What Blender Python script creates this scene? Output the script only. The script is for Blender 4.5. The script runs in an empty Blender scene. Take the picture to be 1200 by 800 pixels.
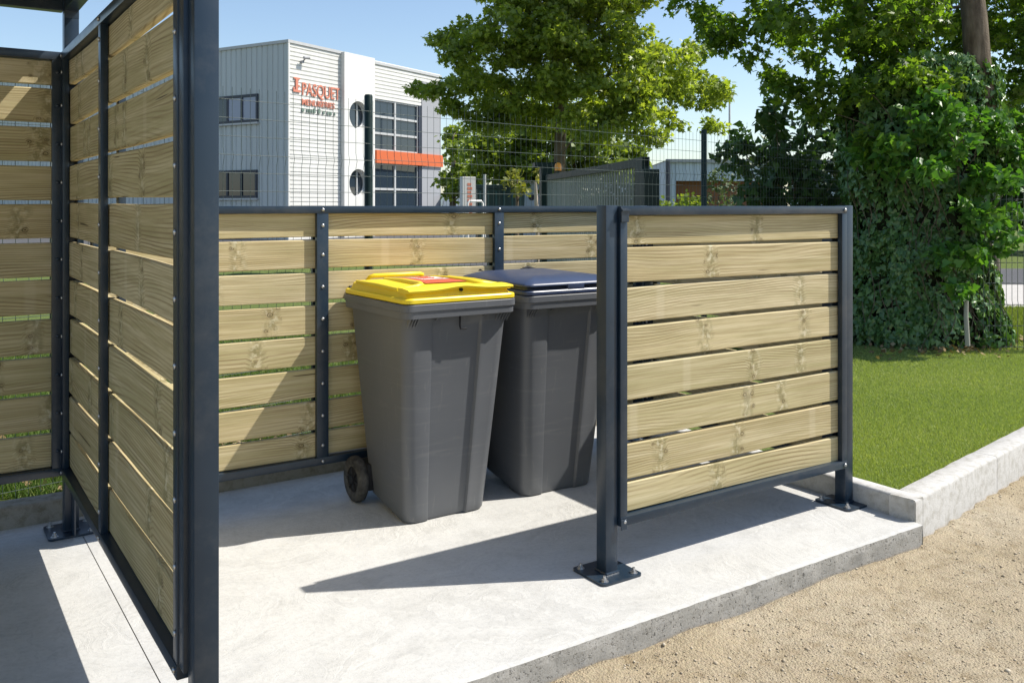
import bpy, bmesh, math, random
import numpy as np
from mathutils import Vector, Matrix, noise as mnoise
R = math.radians
random.seed(7); rng = np.random.default_rng(11)
scn = bpy.context.scene
COL = scn.collection

# ------------------------------------------------------------------ camera
H = 1.45; F = 1052.0; V0 = 241.0
FW = np.array([0.5577, 0.8300]); RT = np.array([0.8300, -0.5577])
cam = bpy.data.cameras.new('camera'); co = bpy.data.objects.new('camera', cam); COL.objects.link(co)
co.location = (0, 0, H)
co.rotation_euler = (R(90), 0, -math.atan2(0.5577, 0.83))
cam.sensor_width = 36; cam.lens = 36 * F / 1200
cam.shift_y = -(400 - V0) / 1200
cam.clip_end = 1500; cam.clip_start = 0.05
scn.camera = co

# ------------------------------------------------------------------ light
SUN_EL = math.atan2(1.45, 1.155)
sx, sy = 1.03, -0.52                       # horizontal direction towards the sun
w = bpy.data.worlds.new('World'); scn.world = w; w.use_nodes = True
nt = w.node_tree; bg = nt.nodes['Background']
sky = nt.nodes.new('ShaderNodeTexSky'); sky.sky_type = 'NISHITA'; sky.sun_disc = False
sky.sun_elevation = SUN_EL; sky.sun_rotation = math.atan2(sx, sy)
sky.air_density = 1.0; sky.dust_density = 0.6; sky.ozone_density = 1.4
nt.links.new(sky.outputs[0], bg.inputs[0]); bg.inputs[1].default_value = 0.125
sl = bpy.data.lights.new('sun', 'SUN'); so = bpy.data.objects.new('sun', sl); COL.objects.link(so)
sl.energy = 4.9; sl.angle = R(0.53); sl.color = (1.0, 0.945, 0.86)
so.rotation_euler = Vector((sx, sy, 1.45)).to_track_quat('Z', 'Y').to_euler()
so.location = (8, -4, 12)
scn.view_settings.view_transform = 'Standard'; scn.view_settings.look = 'None'
scn.view_settings.exposure = 0.47; scn.view_settings.gamma = 1
scn.view_settings.use_curve_mapping = False

# ------------------------------------------------------------------ pixel -> world measuring helpers
def ray(u, v):
    c = (u - 600) / F
    d = FW + c * RT
    return np.array([d[0], d[1], (V0 - v) / F])
def PD(u, v, d):
    r = ray(u, v) * d
    return Vector((r[0], r[1], r[2] + H))
def P(u, v, z=0.0):
    return PD(u, v, (z - H) / ((V0 - v) / F))

# ------------------------------------------------------------------ object helpers
def tag(o, label=None, cat=None, group=None, kind=None):
    if label: o['label'] = label
    if cat: o['category'] = cat
    if group: o['group'] = group
    if kind: o['kind'] = kind
    return o
def empty(name, label, cat, loc=(0, 0, 0), rz=0, group=None):
    o = bpy.data.objects.new(name, None); COL.objects.link(o)
    o.location = loc; o.rotation_euler = (0, 0, rz); o.empty_display_size = 0.1
    return tag(o, label, cat, group)
def link(name, me, mats, parent=None):
    o = bpy.data.objects.new(name, me); COL.objects.link(o)
    if not isinstance(mats, (list, tuple)): mats = [mats]
    if len(me.materials) == 0:
        for m in mats: me.materials.append(m)
    if parent: o.parent = parent
    return o
def obj(name, bm, mats, parent=None, smooth=None):
    me = bpy.data.meshes.new(name)
    bmesh.ops.recalc_face_normals(bm, faces=bm.faces)
    bm.to_mesh(me); bm.free()
    if smooth is not None:
        me.polygons.foreach_set('use_smooth', [True] * len(me.polygons))
        me.set_sharp_from_angle(angle=R(smooth))
    return link(name, me, mats, parent)
def fast(name, verts, faces, mats, parent=None, smooth=False, midx=None):
    me = bpy.data.meshes.new(name)
    nv, nf, k = len(verts), len(faces), faces.shape[1]
    me.vertices.add(nv); me.vertices.foreach_set('co', np.asarray(verts, dtype=np.float32).ravel())
    me.loops.add(nf * k); me.loops.foreach_set('vertex_index', faces.astype(np.int32).ravel())
    me.polygons.add(nf)
    me.polygons.foreach_set('loop_start', np.arange(0, nf * k, k, dtype=np.int32))
    if midx is not None: me.polygons.foreach_set('material_index', midx.astype(np.int32))
    if smooth: me.polygons.foreach_set('use_smooth', np.ones(nf, dtype=bool))
    me.update(calc_edges=True)
    return link(name, me, mats, parent)

def box(bm, x0, x1, y0, y1, z0, z1, bev=0.0, mi=0):
    r = bmesh.ops.create_cube(bm, size=1)
    vs = r['verts']
    for v in vs:
        v.co = Vector((x0 + (v.co.x + .5) * (x1 - x0), y0 + (v.co.y + .5) * (y1 - y0), z0 + (v.co.z + .5) * (z1 - z0)))
    fs = set(f for v in vs for f in v.link_faces)
    for f in fs: f.material_index = mi
    if bev > 0:
        es = set(e for v in vs for e in v.link_edges)
        r2 = bmesh.ops.bevel(bm, geom=list(es), offset=bev, segments=2, affect='EDGES', profile=.6)
        for f in r2['faces']: f.material_index = mi
    return vs
def tube(bm, pts, rad, n=8, cap=True, mi=0):
    pts = [Vector(p) for p in pts]
    if not hasattr(rad, '__len__'): rad = [rad] * len(pts)
    rings = []; up = None
    for i, p in enumerate(pts):
        d = (pts[min(i + 1, len(pts) - 1)] - pts[max(i - 1, 0)]).normalized()
        if up is None:
            up = Vector((0, 0, 1)) if abs(d.z) < .9 else Vector((1, 0, 0))
        a = d.cross(up).normalized(); b = a.cross(d).normalized(); up = b
        rings.append([bm.verts.new(p + rad[i] * (a * math.cos(t) + b * math.sin(t))) for t in [2 * math.pi * k / n for k in range(n)]])
    for i in range(len(rings) - 1):
        for k in range(n):
            f = bm.faces.new((rings[i][k], rings[i][(k + 1) % n], rings[i + 1][(k + 1) % n], rings[i + 1][k])); f.material_index = mi
    if cap:
        bm.faces.new(rings[0][::-1]).material_index = mi; bm.faces.new(rings[-1]).material_index = mi
def loft(bm, levels, cap=True, mi=0):
    rings = [[bm.verts.new(p) for p in L] for L in levels]
    n = len(rings[0])
    for i in range(len(rings) - 1):
        for k in range(n):
            f = bm.faces.new((rings[i][k], rings[i][(k + 1) % n], rings[i + 1][(k + 1) % n], rings[i + 1][k])); f.material_index = mi
    if cap:
        bm.faces.new(rings[0][::-1]).material_index = mi; bm.faces.new(rings[-1]).material_index = mi
    return rings
def rrect(x0, x1, y0, y1, r, n=5):
    pts = []
    for cx, cy, a0 in ((x1 - r, y1 - r, 0), (x0 + r, y1 - r, 90), (x0 + r, y0 + r, 180), (x1 - r, y0 + r, 270)):
        for k in range(n + 1):
            a = R(a0 + 90 * k / n); pts.append((cx + r * math.cos(a), cy + r * math.sin(a)))
    return pts

# ------------------------------------------------------------------ materials
def mat(name, col=(.5, .5, .5), rough=.6, metal=0.0, spec=.5, build=None):
    m = bpy.data.materials.new(name); m.use_nodes = True
    n = m.node_tree; b = n.nodes['Principled BSDF']
    b.inputs['Base Color'].default_value = (*col, 1); b.inputs['Roughness'].default_value = rough
    b.inputs['Metallic'].default_value = metal; b.inputs['Specular IOR Level'].default_value = spec
    if build: build(n, b)
    return m
def N(n, t, **kw):
    x = n.nodes.new(t)
    for k, v in kw.items(): setattr(x, k, v)
    return x
def noise(n, vec, scale, detail=4, rough=.55, dist=0):
    x = N(n, 'ShaderNodeTexNoise'); x.inputs['Scale'].default_value = scale; x.inputs['Detail'].default_value = detail
    x.inputs['Roughness'].default_value = rough; x.inputs['Distortion'].default_value = dist
    if vec: n.links.new(vec, x.inputs['Vector'])
    return x
def ramp(n, fac, stops):
    r = N(n, 'ShaderNodeValToRGB'); e = r.color_ramp.elements
    while len(e) < len(stops): e.new(.5)
    for i, (p, c) in enumerate(stops):
        e[i].position = p; e[i].color = (*c, 1) if len(c) == 3 else c
    n.links.new(fac, r.inputs[0]); return r
def mixc(n, fac, a, b, mode='MIX'):
    x = N(n, 'ShaderNodeMix', data_type='RGBA', blend_type=mode)
    for s, i in ((fac, 0), (a, 6), (b, 7)):
        if isinstance(s, (int, float)): x.inputs[i].default_value = s
        elif isinstance(s, tuple): x.inputs[i].default_value = (*s, 1)
        else: n.links.new(s, x.inputs[i])
    return x.outputs[2]
def math_(n, op, a, b=None):
    x = N(n, 'ShaderNodeMath', operation=op)
    for s, i in ((a, 0), (b, 1)):
        if s is None: continue
        if isinstance(s, (int, float)): x.inputs[i].default_value = s
        else: n.links.new(s, x.inputs[i])
    return x.outputs[0]
def mapping(n, vec, scale=(1, 1, 1), rot=(0, 0, 0)):
    x = N(n, 'ShaderNodeMapping'); x.inputs['Scale'].default_value = scale; x.inputs['Rotation'].default_value = rot
    n.links.new(vec, x.inputs[0]); return x.outputs[0]
def bump(n, b, h, strength=.3, dist=.01, prev=None):
    x = N(n, 'ShaderNodeBump'); x.inputs['Strength'].default_value = strength; x.inputs['Distance'].default_value = dist
    n.links.new(h, x.inputs['Height'])
    if prev: n.links.new(prev, x.inputs['Normal'])
    n.links.new(x.outputs[0], b.inputs['Normal']); return x.outputs[0]
def gpos(n): return N(n, 'ShaderNodeNewGeometry').outputs['Position']

def b_wood(n, b):
    uv = N(n, 'ShaderNodeUVMap').outputs[0]
    rnd = N(n, 'ShaderNodeNewGeometry').outputs['Random Per Island']
    sep = N(n, 'ShaderNodeSeparateXYZ'); n.links.new(uv, sep.inputs[0])
    def stops(f, *st): return ramp(n, f, [(p, (v, v, v)) for p, v in st]).outputs[0]
    # whorls: knots sit together in bands across the board, irregularly spaced along it
    jit = noise(n, mapping(n, uv, (5, 11, 1)), 1.0, 3, .6)
    ul = math_(n, 'ADD', sep.outputs[0], math_(n, 'MULTIPLY', jit.outputs[0], .07))
    w1 = N(n, 'ShaderNodeTexVoronoi', feature='F1', voronoi_dimensions='1D'); w1.inputs['Scale'].default_value = 1.45; w1.inputs['Randomness'].default_value = 1.0
    n.links.new(ul, w1.inputs['W'])
    wd = w1.outputs['Distance']                       # in cells: 1 = .53 m
    band = stops(wd, (.0, 1), (.022, .8), (.075, 0))
    wide = stops(wd, (.0, 1), (.06, 1), (.075, 0))
    # the knots in the bands
    vk = N(n, 'ShaderNodeTexVoronoi', feature='F1', voronoi_dimensions='2D'); vk.inputs['Scale'].default_value = 17; vk.inputs['Randomness'].default_value = 1.0
    dj = noise(n, mapping(n, uv, (40, 40, 1)), 1.0, 2, .5)
    mv = N(n, 'ShaderNodeVectorMath', operation='MULTIPLY_ADD'); n.links.new(dj.outputs[1], mv.inputs[0]); mv.inputs[1].default_value = (.012, .012, 0); n.links.new(mapping(n, uv, (.85, 1.15, 1)), mv.inputs[2])
    n.links.new(mv.outputs[0], vk.inputs['Vector'])
    kc = N(n, 'ShaderNodeSeparateColor'); n.links.new(vk.outputs['Color'], kc.inputs[0])
    khas = math_(n, 'MULTIPLY', math_(n, 'GREATER_THAN', kc.outputs[0], .45), wide)
    ksz = math_(n, 'ADD', .55, kc.outputs[1])         # size factor
    kd = math_(n, 'DIVIDE', vk.outputs['Distance'], ksz)
    kinf = math_(n, 'MULTIPLY', stops(kd, (0, 1), (.5, 0)), khas)
    # growth rings, bent by long noise and round the knots
    warp = noise(n, mapping(n, uv, (.75, 4.0, 1)), 1.0, 1.5, .4)
    y = math_(n, 'ADD', sep.outputs[1], math_(n, 'MULTIPLY', warp.outputs[0], .19))
    y = math_(n, 'ADD', y, math_(n, 'MULTIPLY', kinf, .020))
    y = math_(n, 'ADD', y, math_(n, 'MULTIPLY', band, .012))
    rings = math_(n, 'MULTIPLY', math_(n, 'ADD', math_(n, 'SINE', math_(n, 'MULTIPLY', y, 520.0)), 1.0), .5)
    rings = math_(n, 'POWER', rings, 4.0)
    rmask = noise(n, mapping(n, uv, (1.3, 10.0, 1)), 1.0, 2, .5)
    rings = math_(n, 'MULTIPLY', rings, stops(rmask.outputs[0], (.38, .12), (.62, 1)))
    base = ramp(n, rnd, [(0, (.36, .285, .135)), (.25, (.53, .445, .25)), (.5, (.42, .365, .185)), (.75, (.58, .50, .31)), (1, (.46, .365, .185))]).outputs[0]
    blot = noise(n, mapping(n, uv, (1.8, 9, 1)), 1.0, 5, .62)
    c = mixc(n, math_(n, 'MULTIPLY', stops(blot.outputs[0], (.40, 0), (.66, 1)), .55), base, (.34, .30, .14))
    st = noise(n, mapping(n, uv, (1.1, 40, 1)), 1.0, 4, .65)
    c = mixc(n, math_(n, 'MULTIPLY', stops(st.outputs[0], (.45, 0), (.68, 1)), .6), c, (.68, .585, .38))
    st2 = noise(n, mapping(n, uv, (2.3, 95, 1)), 1.0, 4, .7)
    c = mixc(n, math_(n, 'MULTIPLY', stops(st2.outputs[0], (.46, 0), (.68, 1)), .62), c, (.30, .225, .11))
    c = mixc(n, math_(n, 'MULTIPLY', rings, .75), c, (.19, .13, .052))
    # green-brown smudge and pale torn grain in the whorl band
    bn = noise(n, mapping(n, uv, (26, 22, 1)), 1.0, 4, .65)
    c = mixc(n, math_(n, 'MULTIPLY', math_(n, 'MULTIPLY', band, stops(bn.outputs[0], (.42, 0), (.56, 1))), .75), c, (.20, .175, .075))
    bn2 = noise(n, mapping(n, uv, (34, 30, 2)), 1.0, 3, .6)
    c = mixc(n, math_(n, 'MULTIPLY', math_(n, 'MULTIPLY', band, stops(bn2.outputs[0], (.52, 0), (.62, 1))), .6), c, (.66, .60, .42))
    # knot: tan heart, dark ring, soft halo
    halo = math_(n, 'MULTIPLY', stops(kd, (.0, 1), (.16, .75), (.34, 0)), khas)
    c = mixc(n, math_(n, 'MULTIPLY', halo, .5), c, (.24, .175, .08))
    kr = math_(n, 'MULTIPLY', stops(kd, (.085, 0), (.115, 1), (.15, 0)), khas)
    c = mixc(n, math_(n, 'MULTIPLY', kr, .95), c, (.065, .055, .025))
    kk = math_(n, 'MULTIPLY', math_(n, 'MULTIPLY', stops(kd, (.03, 1), (.05, 0)), khas), stops(kc.outputs[2], (.4, 0), (.6, 1)))
    c = mixc(n, math_(n, 'MULTIPLY', kk, .85), c, (.05, .035, .02))
    # drying checks
    ckv = noise(n, mapping(n, uv, (1.2, 42, 3)), 1.0, 1, .3)
    ckm = stops(ckv.outputs[0], (.752, 0), (.762, 1))
    ckl = stops(noise(n, mapping(n, uv, (1.6, 3, 5)), 1.0, 2).outputs[0], (.5, 0), (.56, 1))
    ckm = math_(n, 'MULTIPLY', ckm, ckl)
    c = mixc(n, math_(n, 'MULTIPLY', ckm, .85), c, (.07, .045, .02))
    # a few pale marks where the packing sticks lay
    pk = N(n, 'ShaderNodeTexVoronoi', feature='F1', voronoi_dimensions='1D'); pk.inputs['Scale'].default_value = .55
    n.links.new(math_(n, 'ADD', sep.outputs[0], 31.7), pk.inputs['W'])
    c = mixc(n, math_(n, 'MULTIPLY', stops(pk.outputs['Distance'], (.0105, 1), (.013, 0)), .14), c, (.72, .64, .47))
    n.links.new(c, b.inputs['Base Color'])
    fine = noise(n, mapping(n, uv, (9, 420, 1)), 1.0, 3, .6)
    hgt = math_(n, 'SUBTRACT', math_(n, 'MULTIPLY', fine.outputs[0], .5), math_(n, 'MULTIPLY', ckm, 2.0))
    hgt = math_(n, 'ADD', hgt, math_(n, 'MULTIPLY', rings, .35))
    bump(n, b, hgt, .4, .0016)
WOOD = mat('treated_pine', rough=.72, spec=.3, build=b_wood)

def b_steel(n, b):
    p = gpos(n); a = noise(n, p, 9, 3); f = noise(n, p, 160, 2)
    d = noise(n, p, 3.5, 6, .75)
    c = mixc(n, a.outputs[0], (.009, .021, .038), (.013, .029, .050))
    c = mixc(n, math_(n, 'MULTIPLY', ramp(n, d.outputs[0], [(.5, (0, 0, 0)), (.8, (1, 1, 1))]).outputs[0], .22), c, (.20, .19, .17))
    n.links.new(c, b.inputs['Base Color'])
    r = N(n, 'ShaderNodeMapRange'); n.links.new(a.outputs[0], r.inputs[0]); r.inputs[3].default_value = .22; r.inputs[4].default_value = .42
    n.links.new(r.outputs[0], b.inputs['Roughness'])
    bump(n, b, f.outputs[0], .06, .001)
STEEL = mat('anthracite_steel', rough=.3, spec=.55, build=b_steel)
ZINC = mat('zinc_bolt', (.5, .5, .5), .35, metal=.9)

def b_slab(n, b):
    p = gpos(n)
    def stops(f, *st): return ramp(n, f, [(q, (v, v * .995, v * .985)) for q, v in st]).outputs[0]
    big = noise(n, p, .9, 5, .6); med = noise(n, p, 7, 7, .7); fine = noise(n, p, 170, 4, .75); grit = noise(n, p, 60, 3, .7)
    c = mixc(n, big.outputs[0], (.455, .458, .448), (.54, .545, .54))
    # sweeping trowel arcs: rings round scattered centres
    hs = None
    for i, (sc_, fr, off) in enumerate(((.42, 62, (5.3, 9.1, 0)), (.6, 95, (11, 2, 0)))):
        mp = N(n, 'ShaderNodeMapping'); mp.inputs['Location'].default_value = off; n.links.new(p, mp.inputs[0])
        v = N(n, 'ShaderNodeTexVoronoi', voronoi_dimensions='2D', feature='SMOOTH_F1'); v.inputs['Scale'].default_value = sc_; v.inputs['Smoothness'].default_value = .35
        n.links.new(mp.outputs[0], v.inputs['Vector'])
        r_ = math_(n, 'ADD', math_(n, 'MULTIPLY', v.outputs['Distance'], fr), math_(n, 'MULTIPLY', noise(n, p, 1.0, 4, .55).outputs[0], 44.0))
        r_ = math_(n, 'ADD', r_, math_(n, 'MULTIPLY', noise(n, p, 18, 3, .7).outputs[0], 2.0))
        nn = N(n, 'ShaderNodeTexNoise', noise_dimensions='1D'); nn.inputs['Scale'].default_value = .7; nn.inputs['Detail'].default_value = 5; nn.inputs['Roughness'].default_value = .75
        n.links.new(r_, nn.inputs['W'])
        mk = stops(noise(n, mapping(n, p, (1, 1, 1), (0, 0, i)), 1.7 + i, 3, .6).outputs[0], (.42, 0.0), (.60, 1))
        sw = stops(nn.outputs[0], (.30, .88), (.47, .97), (.62, 1.04))
        c = mixc(n, math_(n, 'MULTIPLY', mk, .8), c, mixc(n, 1.0, c, sw, 'MULTIPLY'))
        hh = math_(n, 'MULTIPLY', nn.outputs[0], mk)
        hs = hh if hs is None else math_(n, 'ADD', hs, hh)
    c = mixc(n, .8, c, stops(med.outputs[0], (.30, .83), (.50, .98), (.7, 1.05)), 'MULTIPLY')
    c = mixc(n, .8, c, stops(grit.outputs[0], (.32, .86), (.5, 1)), 'MULTIPLY')
    c = mixc(n, .8, c, stops(fine.outputs[0], (.25, .5), (.34, 1)), 'MULTIPLY')
    n.links.new(c, b.inputs['Base Color'])
    h = math_(n, 'ADD', math_(n, 'MULTIPLY', hs, 1.0), math_(n, 'MULTIPLY', fine.outputs[0], .35))
    h = math_(n, 'ADD', h, math_(n, 'MULTIPLY', med.outputs[0], .8))
    bump(n, b, h, .6, .005)
SLAB = mat('fresh_concrete', rough=.86, spec=.25, build=b_slab)
def b_edge(n, b):
    p = gpos(n); med = noise(n, p, 9, 4, .6); f = noise(n, p, 85, 4, .65); q = noise(n, p, 150, 2, .5)
    c = ramp(n, med.outputs[0], [(.3, (.29, .28, .255)), (.7, (.40, .385, .355))]).outputs[0]
    pit = ramp(n, f.outputs[0], [(.30, (.25, .25, .25)), (.40, (1, 1, 1))]).outputs[0]
    c = mixc(n, 1.0, c, pit, 'MULTIPLY')
    c = mixc(n, .8, c, ramp(n, q.outputs[0], [(.3, (.75, .74, .72)), (.6, (1.1, 1.1, 1.1))]).outputs[0], 'MULTIPLY')
    n.links.new(c, b.inputs['Base Color'])
    bump(n, b, ramp(n, f.outputs[0], [(.28, (0, 0, 0)), (.45, (1, 1, 1))]).outputs[0], .7, .004)
EDGE = mat('rough_concrete_edge', rough=.95, spec=.15, build=b_edge)
def kerbmat(name, c1, c2, dirt):
    def f(n, b):
        p = gpos(n); a = noise(n, p, 3.5, 5, .65); m = noise(n, p, 22, 5, .7); fi = noise(n, p, 180, 3, .7)
        c = mixc(n, a.outputs[0], c1, c2)
        d = ramp(n, m.outputs[0], [(.33, dirt), (.55, (1, 1, 1))]).outputs[0]
        c = mixc(n, .8, c, d, 'MULTIPLY')
        sp = ramp(n, fi.outputs[0], [(.3, (.6, .58, .55)), (.4, (1, 1, 1))]).outputs[0]
        c = mixc(n, .7, c, sp, 'MULTIPLY')
        n.links.new(c, b.inputs['Base Color'])
        bump(n, b, math_(n, 'ADD', m.outputs[0], math_(n, 'MULTIPLY', fi.outputs[0], .4)), .5, .006)
    return mat(name, rough=.9, spec=.2, build=f)
KERB = kerbmat('pale_kerb_concrete', (.46, .45, .425), (.55, .54, .515), (.70, .68, .63))
KERB_OLD = kerbmat('stained_kerb_concrete', (.24, .22, .18), (.34, .31, .26), (.6, .55, .45))
def b_gravel(n, b):
    p = gpos(n)
    a = noise(n, p, 1.1, 5, .6); m = noise(n, p, 12, 6, .7); f = noise(n, p, 90, 5, .75)
    v = N(n, 'ShaderNodeTexVoronoi'); v.inputs['Scale'].default_value = 120; n.links.new(p, v.inputs['Vector'])
    c = ramp(n, a.outputs[0], [(.3, (.39, .32, .21)), (.5, (.435, .365, .255)), (.7, (.47, .41, .305))]).outputs[0]
    s = mixc(n, .35, (1.0, 1.0, 1.0), v.outputs['Color'])
    g = N(n, 'ShaderNodeHueSaturation'); g.inputs['Saturation'].default_value = .12; n.links.new(s, g.inputs['Color'])
    c = mixc(n, .8, c, g.outputs[0], 'MULTIPLY')
    d = ramp(n, m.outputs[0], [(.3, (.68, .63, .55)), (.5, (1, 1, 1)), (.7, (1.12, 1.1, 1.06))]).outputs[0]
    c = mixc(n, .85, c, d, 'MULTIPLY')
    n.links.new(c, b.inputs['Base Color'])
    h = math_(n, 'ADD', math_(n, 'MULTIPLY', m.outputs[0], 1.2), f.outputs[0])
    h = math_(n, 'SUBTRACT', h, math_(n, 'MULTIPLY', v.outputs['Distance'], .6))
    bump(n, b, h, 1.0, .009)
GRAVEL = mat('sandy_gravel', rough=.95, spec=.15, build=b_gravel)
def b_soil(n, b):
    p = gpos(n); a = noise(n, p, .8, 4); m = noise(n, p, 30, 5, .7)
    c = mixc(n, a.outputs[0], (.10, .14, .04), (.14, .175, .05))
    c = mixc(n, ramp(n, m.outputs[0], [(.4, (0, 0, 0)), (.7, (1, 1, 1))]).outputs[0], c, (.10, .13, .035))
    n.links.new(c, b.inputs['Base Color']); bump(n, b, m.outputs[0], 1, .02)
SOIL = mat('lawn_ground', rough=.95, spec=.1, build=b_soil)
def rndmat(name, stops, rough=.6, transl=0.0, spec=.35, tcol=None, hue=None):
    def f(n, b):
        g = N(n, 'ShaderNodeNewGeometry')
        big = noise(n, g.outputs['Position'], hue or .9, 2)
        fac = math_(n, 'ADD', math_(n, 'MULTIPLY', g.outputs['Random Per Island'], .65), math_(n, 'MULTIPLY', big.outputs[0], .38))
        c = ramp(n, fac, stops).outputs[0]
        n.links.new(c, b.inputs['Base Color'])
        if transl:
            t = N(n, 'ShaderNodeBsdfTranslucent'); n.links.new(mixc(n, 1.0, c, tcol or (1.5, 1.6, .6), 'MULTIPLY'), t.inputs[0])
            mx = N(n, 'ShaderNodeMixShader'); mx.inputs[0].default_value = transl
            n.links.new(b.outputs[0], mx.inputs[1]); n.links.new(t.outputs[0], mx.inputs[2])
            n.links.new(mx.outputs[0], n.nodes['Material Output'].inputs[0])
    return mat(name, rough=rough, spec=spec, build=f)
GRASS = rndmat('grass_blade', [(0, (.21, .27, .085)), (.45, (.30, .37, .115)), (.75, (.39, .44, .15)), (1, (.56, .53, .27))], .6, .3, .25, (1.4, 1.5, .5), .7)
WILD = rndmat('wild_grass', [(0, (.045, .10, .016)), (.5, (.09, .16, .03)), (.8, (.16, .19, .06)), (1, (.30, .25, .14))], .7, .3, .2)
STONE = rndmat('pebble', [(0, (.22, .18, .13)), (.5, (.42, .35, .25)), (.8, (.50, .44, .34)), (1, (.60, .56, .48))], .9, 0, .2)
L_MAPLE = rndmat('maple_leaf', [(0, (.09, .14, .03)), (.4, (.165, .225, .048)), (.75, (.27, .33, .075)), (1, (.40, .44, .14))], .42, .5, .5, (2.0, 2.0, .5))
L_PALE = rndmat('pale_leaf', [(0, (.09, .14, .02)), (.5, (.17, .24, .035)), (1, (.28, .34, .07))], .5, .42, .35, (1.5, 1.5, .5))
L_OVER = rndmat('overhanging_leaf', [(0, (.045, .09, .018)), (.45, (.085, .15, .026)), (.8, (.15, .23, .04)), (1, (.25, .32, .07))], .42, .5, .4, (2.0, 2.1, .5))
L_IVY = rndmat('ivy_leaf', [(0, (.05, .115, .034)), (.45, (.085, .18, .052)), (.75, (.15, .26, .07)), (1, (.28, .38, .12))], .33, .15, .55)
L_BRIGHT = rndmat('climber_leaf', [(0, (.045, .13, .026)), (.5, (.08, .19, .034)), (1, (.15, .27, .045))], .42, .34, .4, (1.5, 1.7, .5))
L_BUSH = rndmat('bush_leaf', [(0, (.026, .068, .022)), (.5, (.045, .10, .030)), (.85, (.075, .14, .035)), (1, (.14, .18, .07))], .42, .22, .45)
L_DARK = rndmat('dark_leaf', [(0, (.018, .045, .016)), (.5, (.032, .070, .022)), (1, (.060, .11, .03))], .6, .15, .2)
DEAD = rndmat('dead_leaf', [(0, (.14, .09, .04)), (.6, (.26, .19, .10)), (1, (.42, .35, .23))], .85, .1, .15)
def b_bark(n, b):
    p = gpos(n); a = noise(n, mapping(n, p, (14, 14, 3)), 1, 5, .65); f = noise(n, p, 60, 3)
    n.links.new(ramp(n, a.outputs[0], [(.3, (.07, .055, .04)), (.55, (.16, .13, .095)), (.75, (.25, .215, .165))]).outputs[0], b.inputs['Base Color'])
    bump(n, b, math_(n, 'ADD', a.outputs[0], math_(n, 'MULTIPLY', f.outputs[0], .3)), .8, .02)
BARK = mat('bark', rough=.9, spec=.15, build=b_bark)
def b_plast(c1, c2, rough, scr=.12):
    def f(n, b):
        tc = N(n, 'ShaderNodeTexCoord').outputs['Object']
        a = noise(n, tc, 4, 4, .6); s = noise(n, mapping(n, tc, (3, 3, 40), (0, R(8), 0)), 1, 4, .7)
        s2 = noise(n, mapping(n, tc, (60, 60, 5)), 1, 3, .6)
        c = mixc(n, a.outputs[0], c1, c2)
        k = ramp(n, s.outputs[0], [(.56, (0, 0, 0)), (.75, (1, 1, 1))]).outputs[0]
        c = mixc(n, math_(n, 'MULTIPLY', k, scr), c, (.42, .40, .37))
        k2 = ramp(n, s2.outputs[0], [(.62, (0, 0, 0)), (.72, (1, 1, 1))]).outputs[0]
        c = mixc(n, math_(n, 'MULTIPLY', k2, scr * .8), c, (.42, .40, .37))
        n.links.new(c, b.inputs['Base Color'])
        r = N(n, 'ShaderNodeMapRange'); n.links.new(a.outputs[0], r.inputs[0]); r.inputs[3].default_value = rough - .08; r.inputs[4].default_value = rough + .14
        n.links.new(r.outputs[0], b.inputs['Roughness'])
        bump(n, b, noise(n, tc, 450, 2).outputs[0], .12, .0008)
    return f
PGREY = mat('grey_bin_plastic', build=b_plast((.098, .105, .116), (.126, .133, .145), .38, .11))
PYEL = mat('yellow_plastic', build=b_plast((.78, .58, .018), (.84, .66, .03), .38, .10))
PBLUE = mat('navy_plastic', build=b_plast((.030, .045, .095), (.042, .060, .115), .34, .10))
BLACK = mat('black_plastic', (.018, .018, .02), .7, spec=.25)
def b_rub(n, b):
    tc = N(n, 'ShaderNodeTexCoord').outputs['Object']
    a = noise(n, tc, 20, 5, .7)
    n.links.new(ramp(n, a.outputs[0], [(.35, (.035, .034, .033)), (.7, (.12, .115, .105))]).outputs[0], b.inputs['Base Color'])
    bump(n, b, noise(n, tc, 150, 3).outputs[0], .4, .002)
RUB = mat('dusty_rubber', rough=.85, spec=.2, build=b_rub)
RED = mat('red_sticker', (.62, .10, .045), .5)
WHITE = mat('white_paper', (.80, .78, .75), .5)
WIRE = mat('green_wire', (.05, .075, .065), .4, metal=0, spec=.6)
FPOST = mat('dark_green_post', (.007, .022, .020), .45, spec=.25)
def b_pole(n, b):
    a = noise(n, gpos(n), 6, 3); n.links.new(mixc(n, a.outputs[0], (.42, .43, .43), (.55, .55, .54)), b.inputs['Base Color'])
GREYM = mat('galvanised_metal', rough=.45, spec=.5, build=b_pole)
def b_clad(c1, c2):
    def f(n, b):
        p = gpos(n); a = noise(n, p, .25, 4); s = noise(n, mapping(n, p, (1.5, 1.5, .15)), 1, 4)
        c = mixc(n, a.outputs[0], c1, c2)
        c = mixc(n, .5, c, ramp(n, s.outputs[0], [(.35, (.84, .84, .83)), (.6, (1, 1, 1))]).outputs[0], 'MULTIPLY')
        n.links.new(c, b.inputs['Base Color'])
    return f
CLADW = mat('white_metal_cladding', rough=.5, build=b_clad((.70, .69, .65), (.76, .75, .71)))
CLAD_SHADE = mat('shade_toned_cladding', rough=.5, build=b_clad((.50, .53, .53), (.56, .59, .58)))  # shade on the left facade put into a greyer tone
CONCW = mat('white_render', rough=.8, spec=.2, build=b_clad((.68, .675, .64), (.76, .75, .71)))
PANG = mat('grey_panel', (.34, .345, .36), .5)
ORANGE = mat('orange_panel', (.62, .13, .035), .45)
def b_glass(n, b):
    b.inputs['Base Color'].default_value = (.03, .045, .05, 1)
GLASS = mat('window_glass', (.02, .032, .045), .03, spec=.65)
FRAME = mat('dark_window_frame', (.02, .025, .045), .4)
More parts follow.
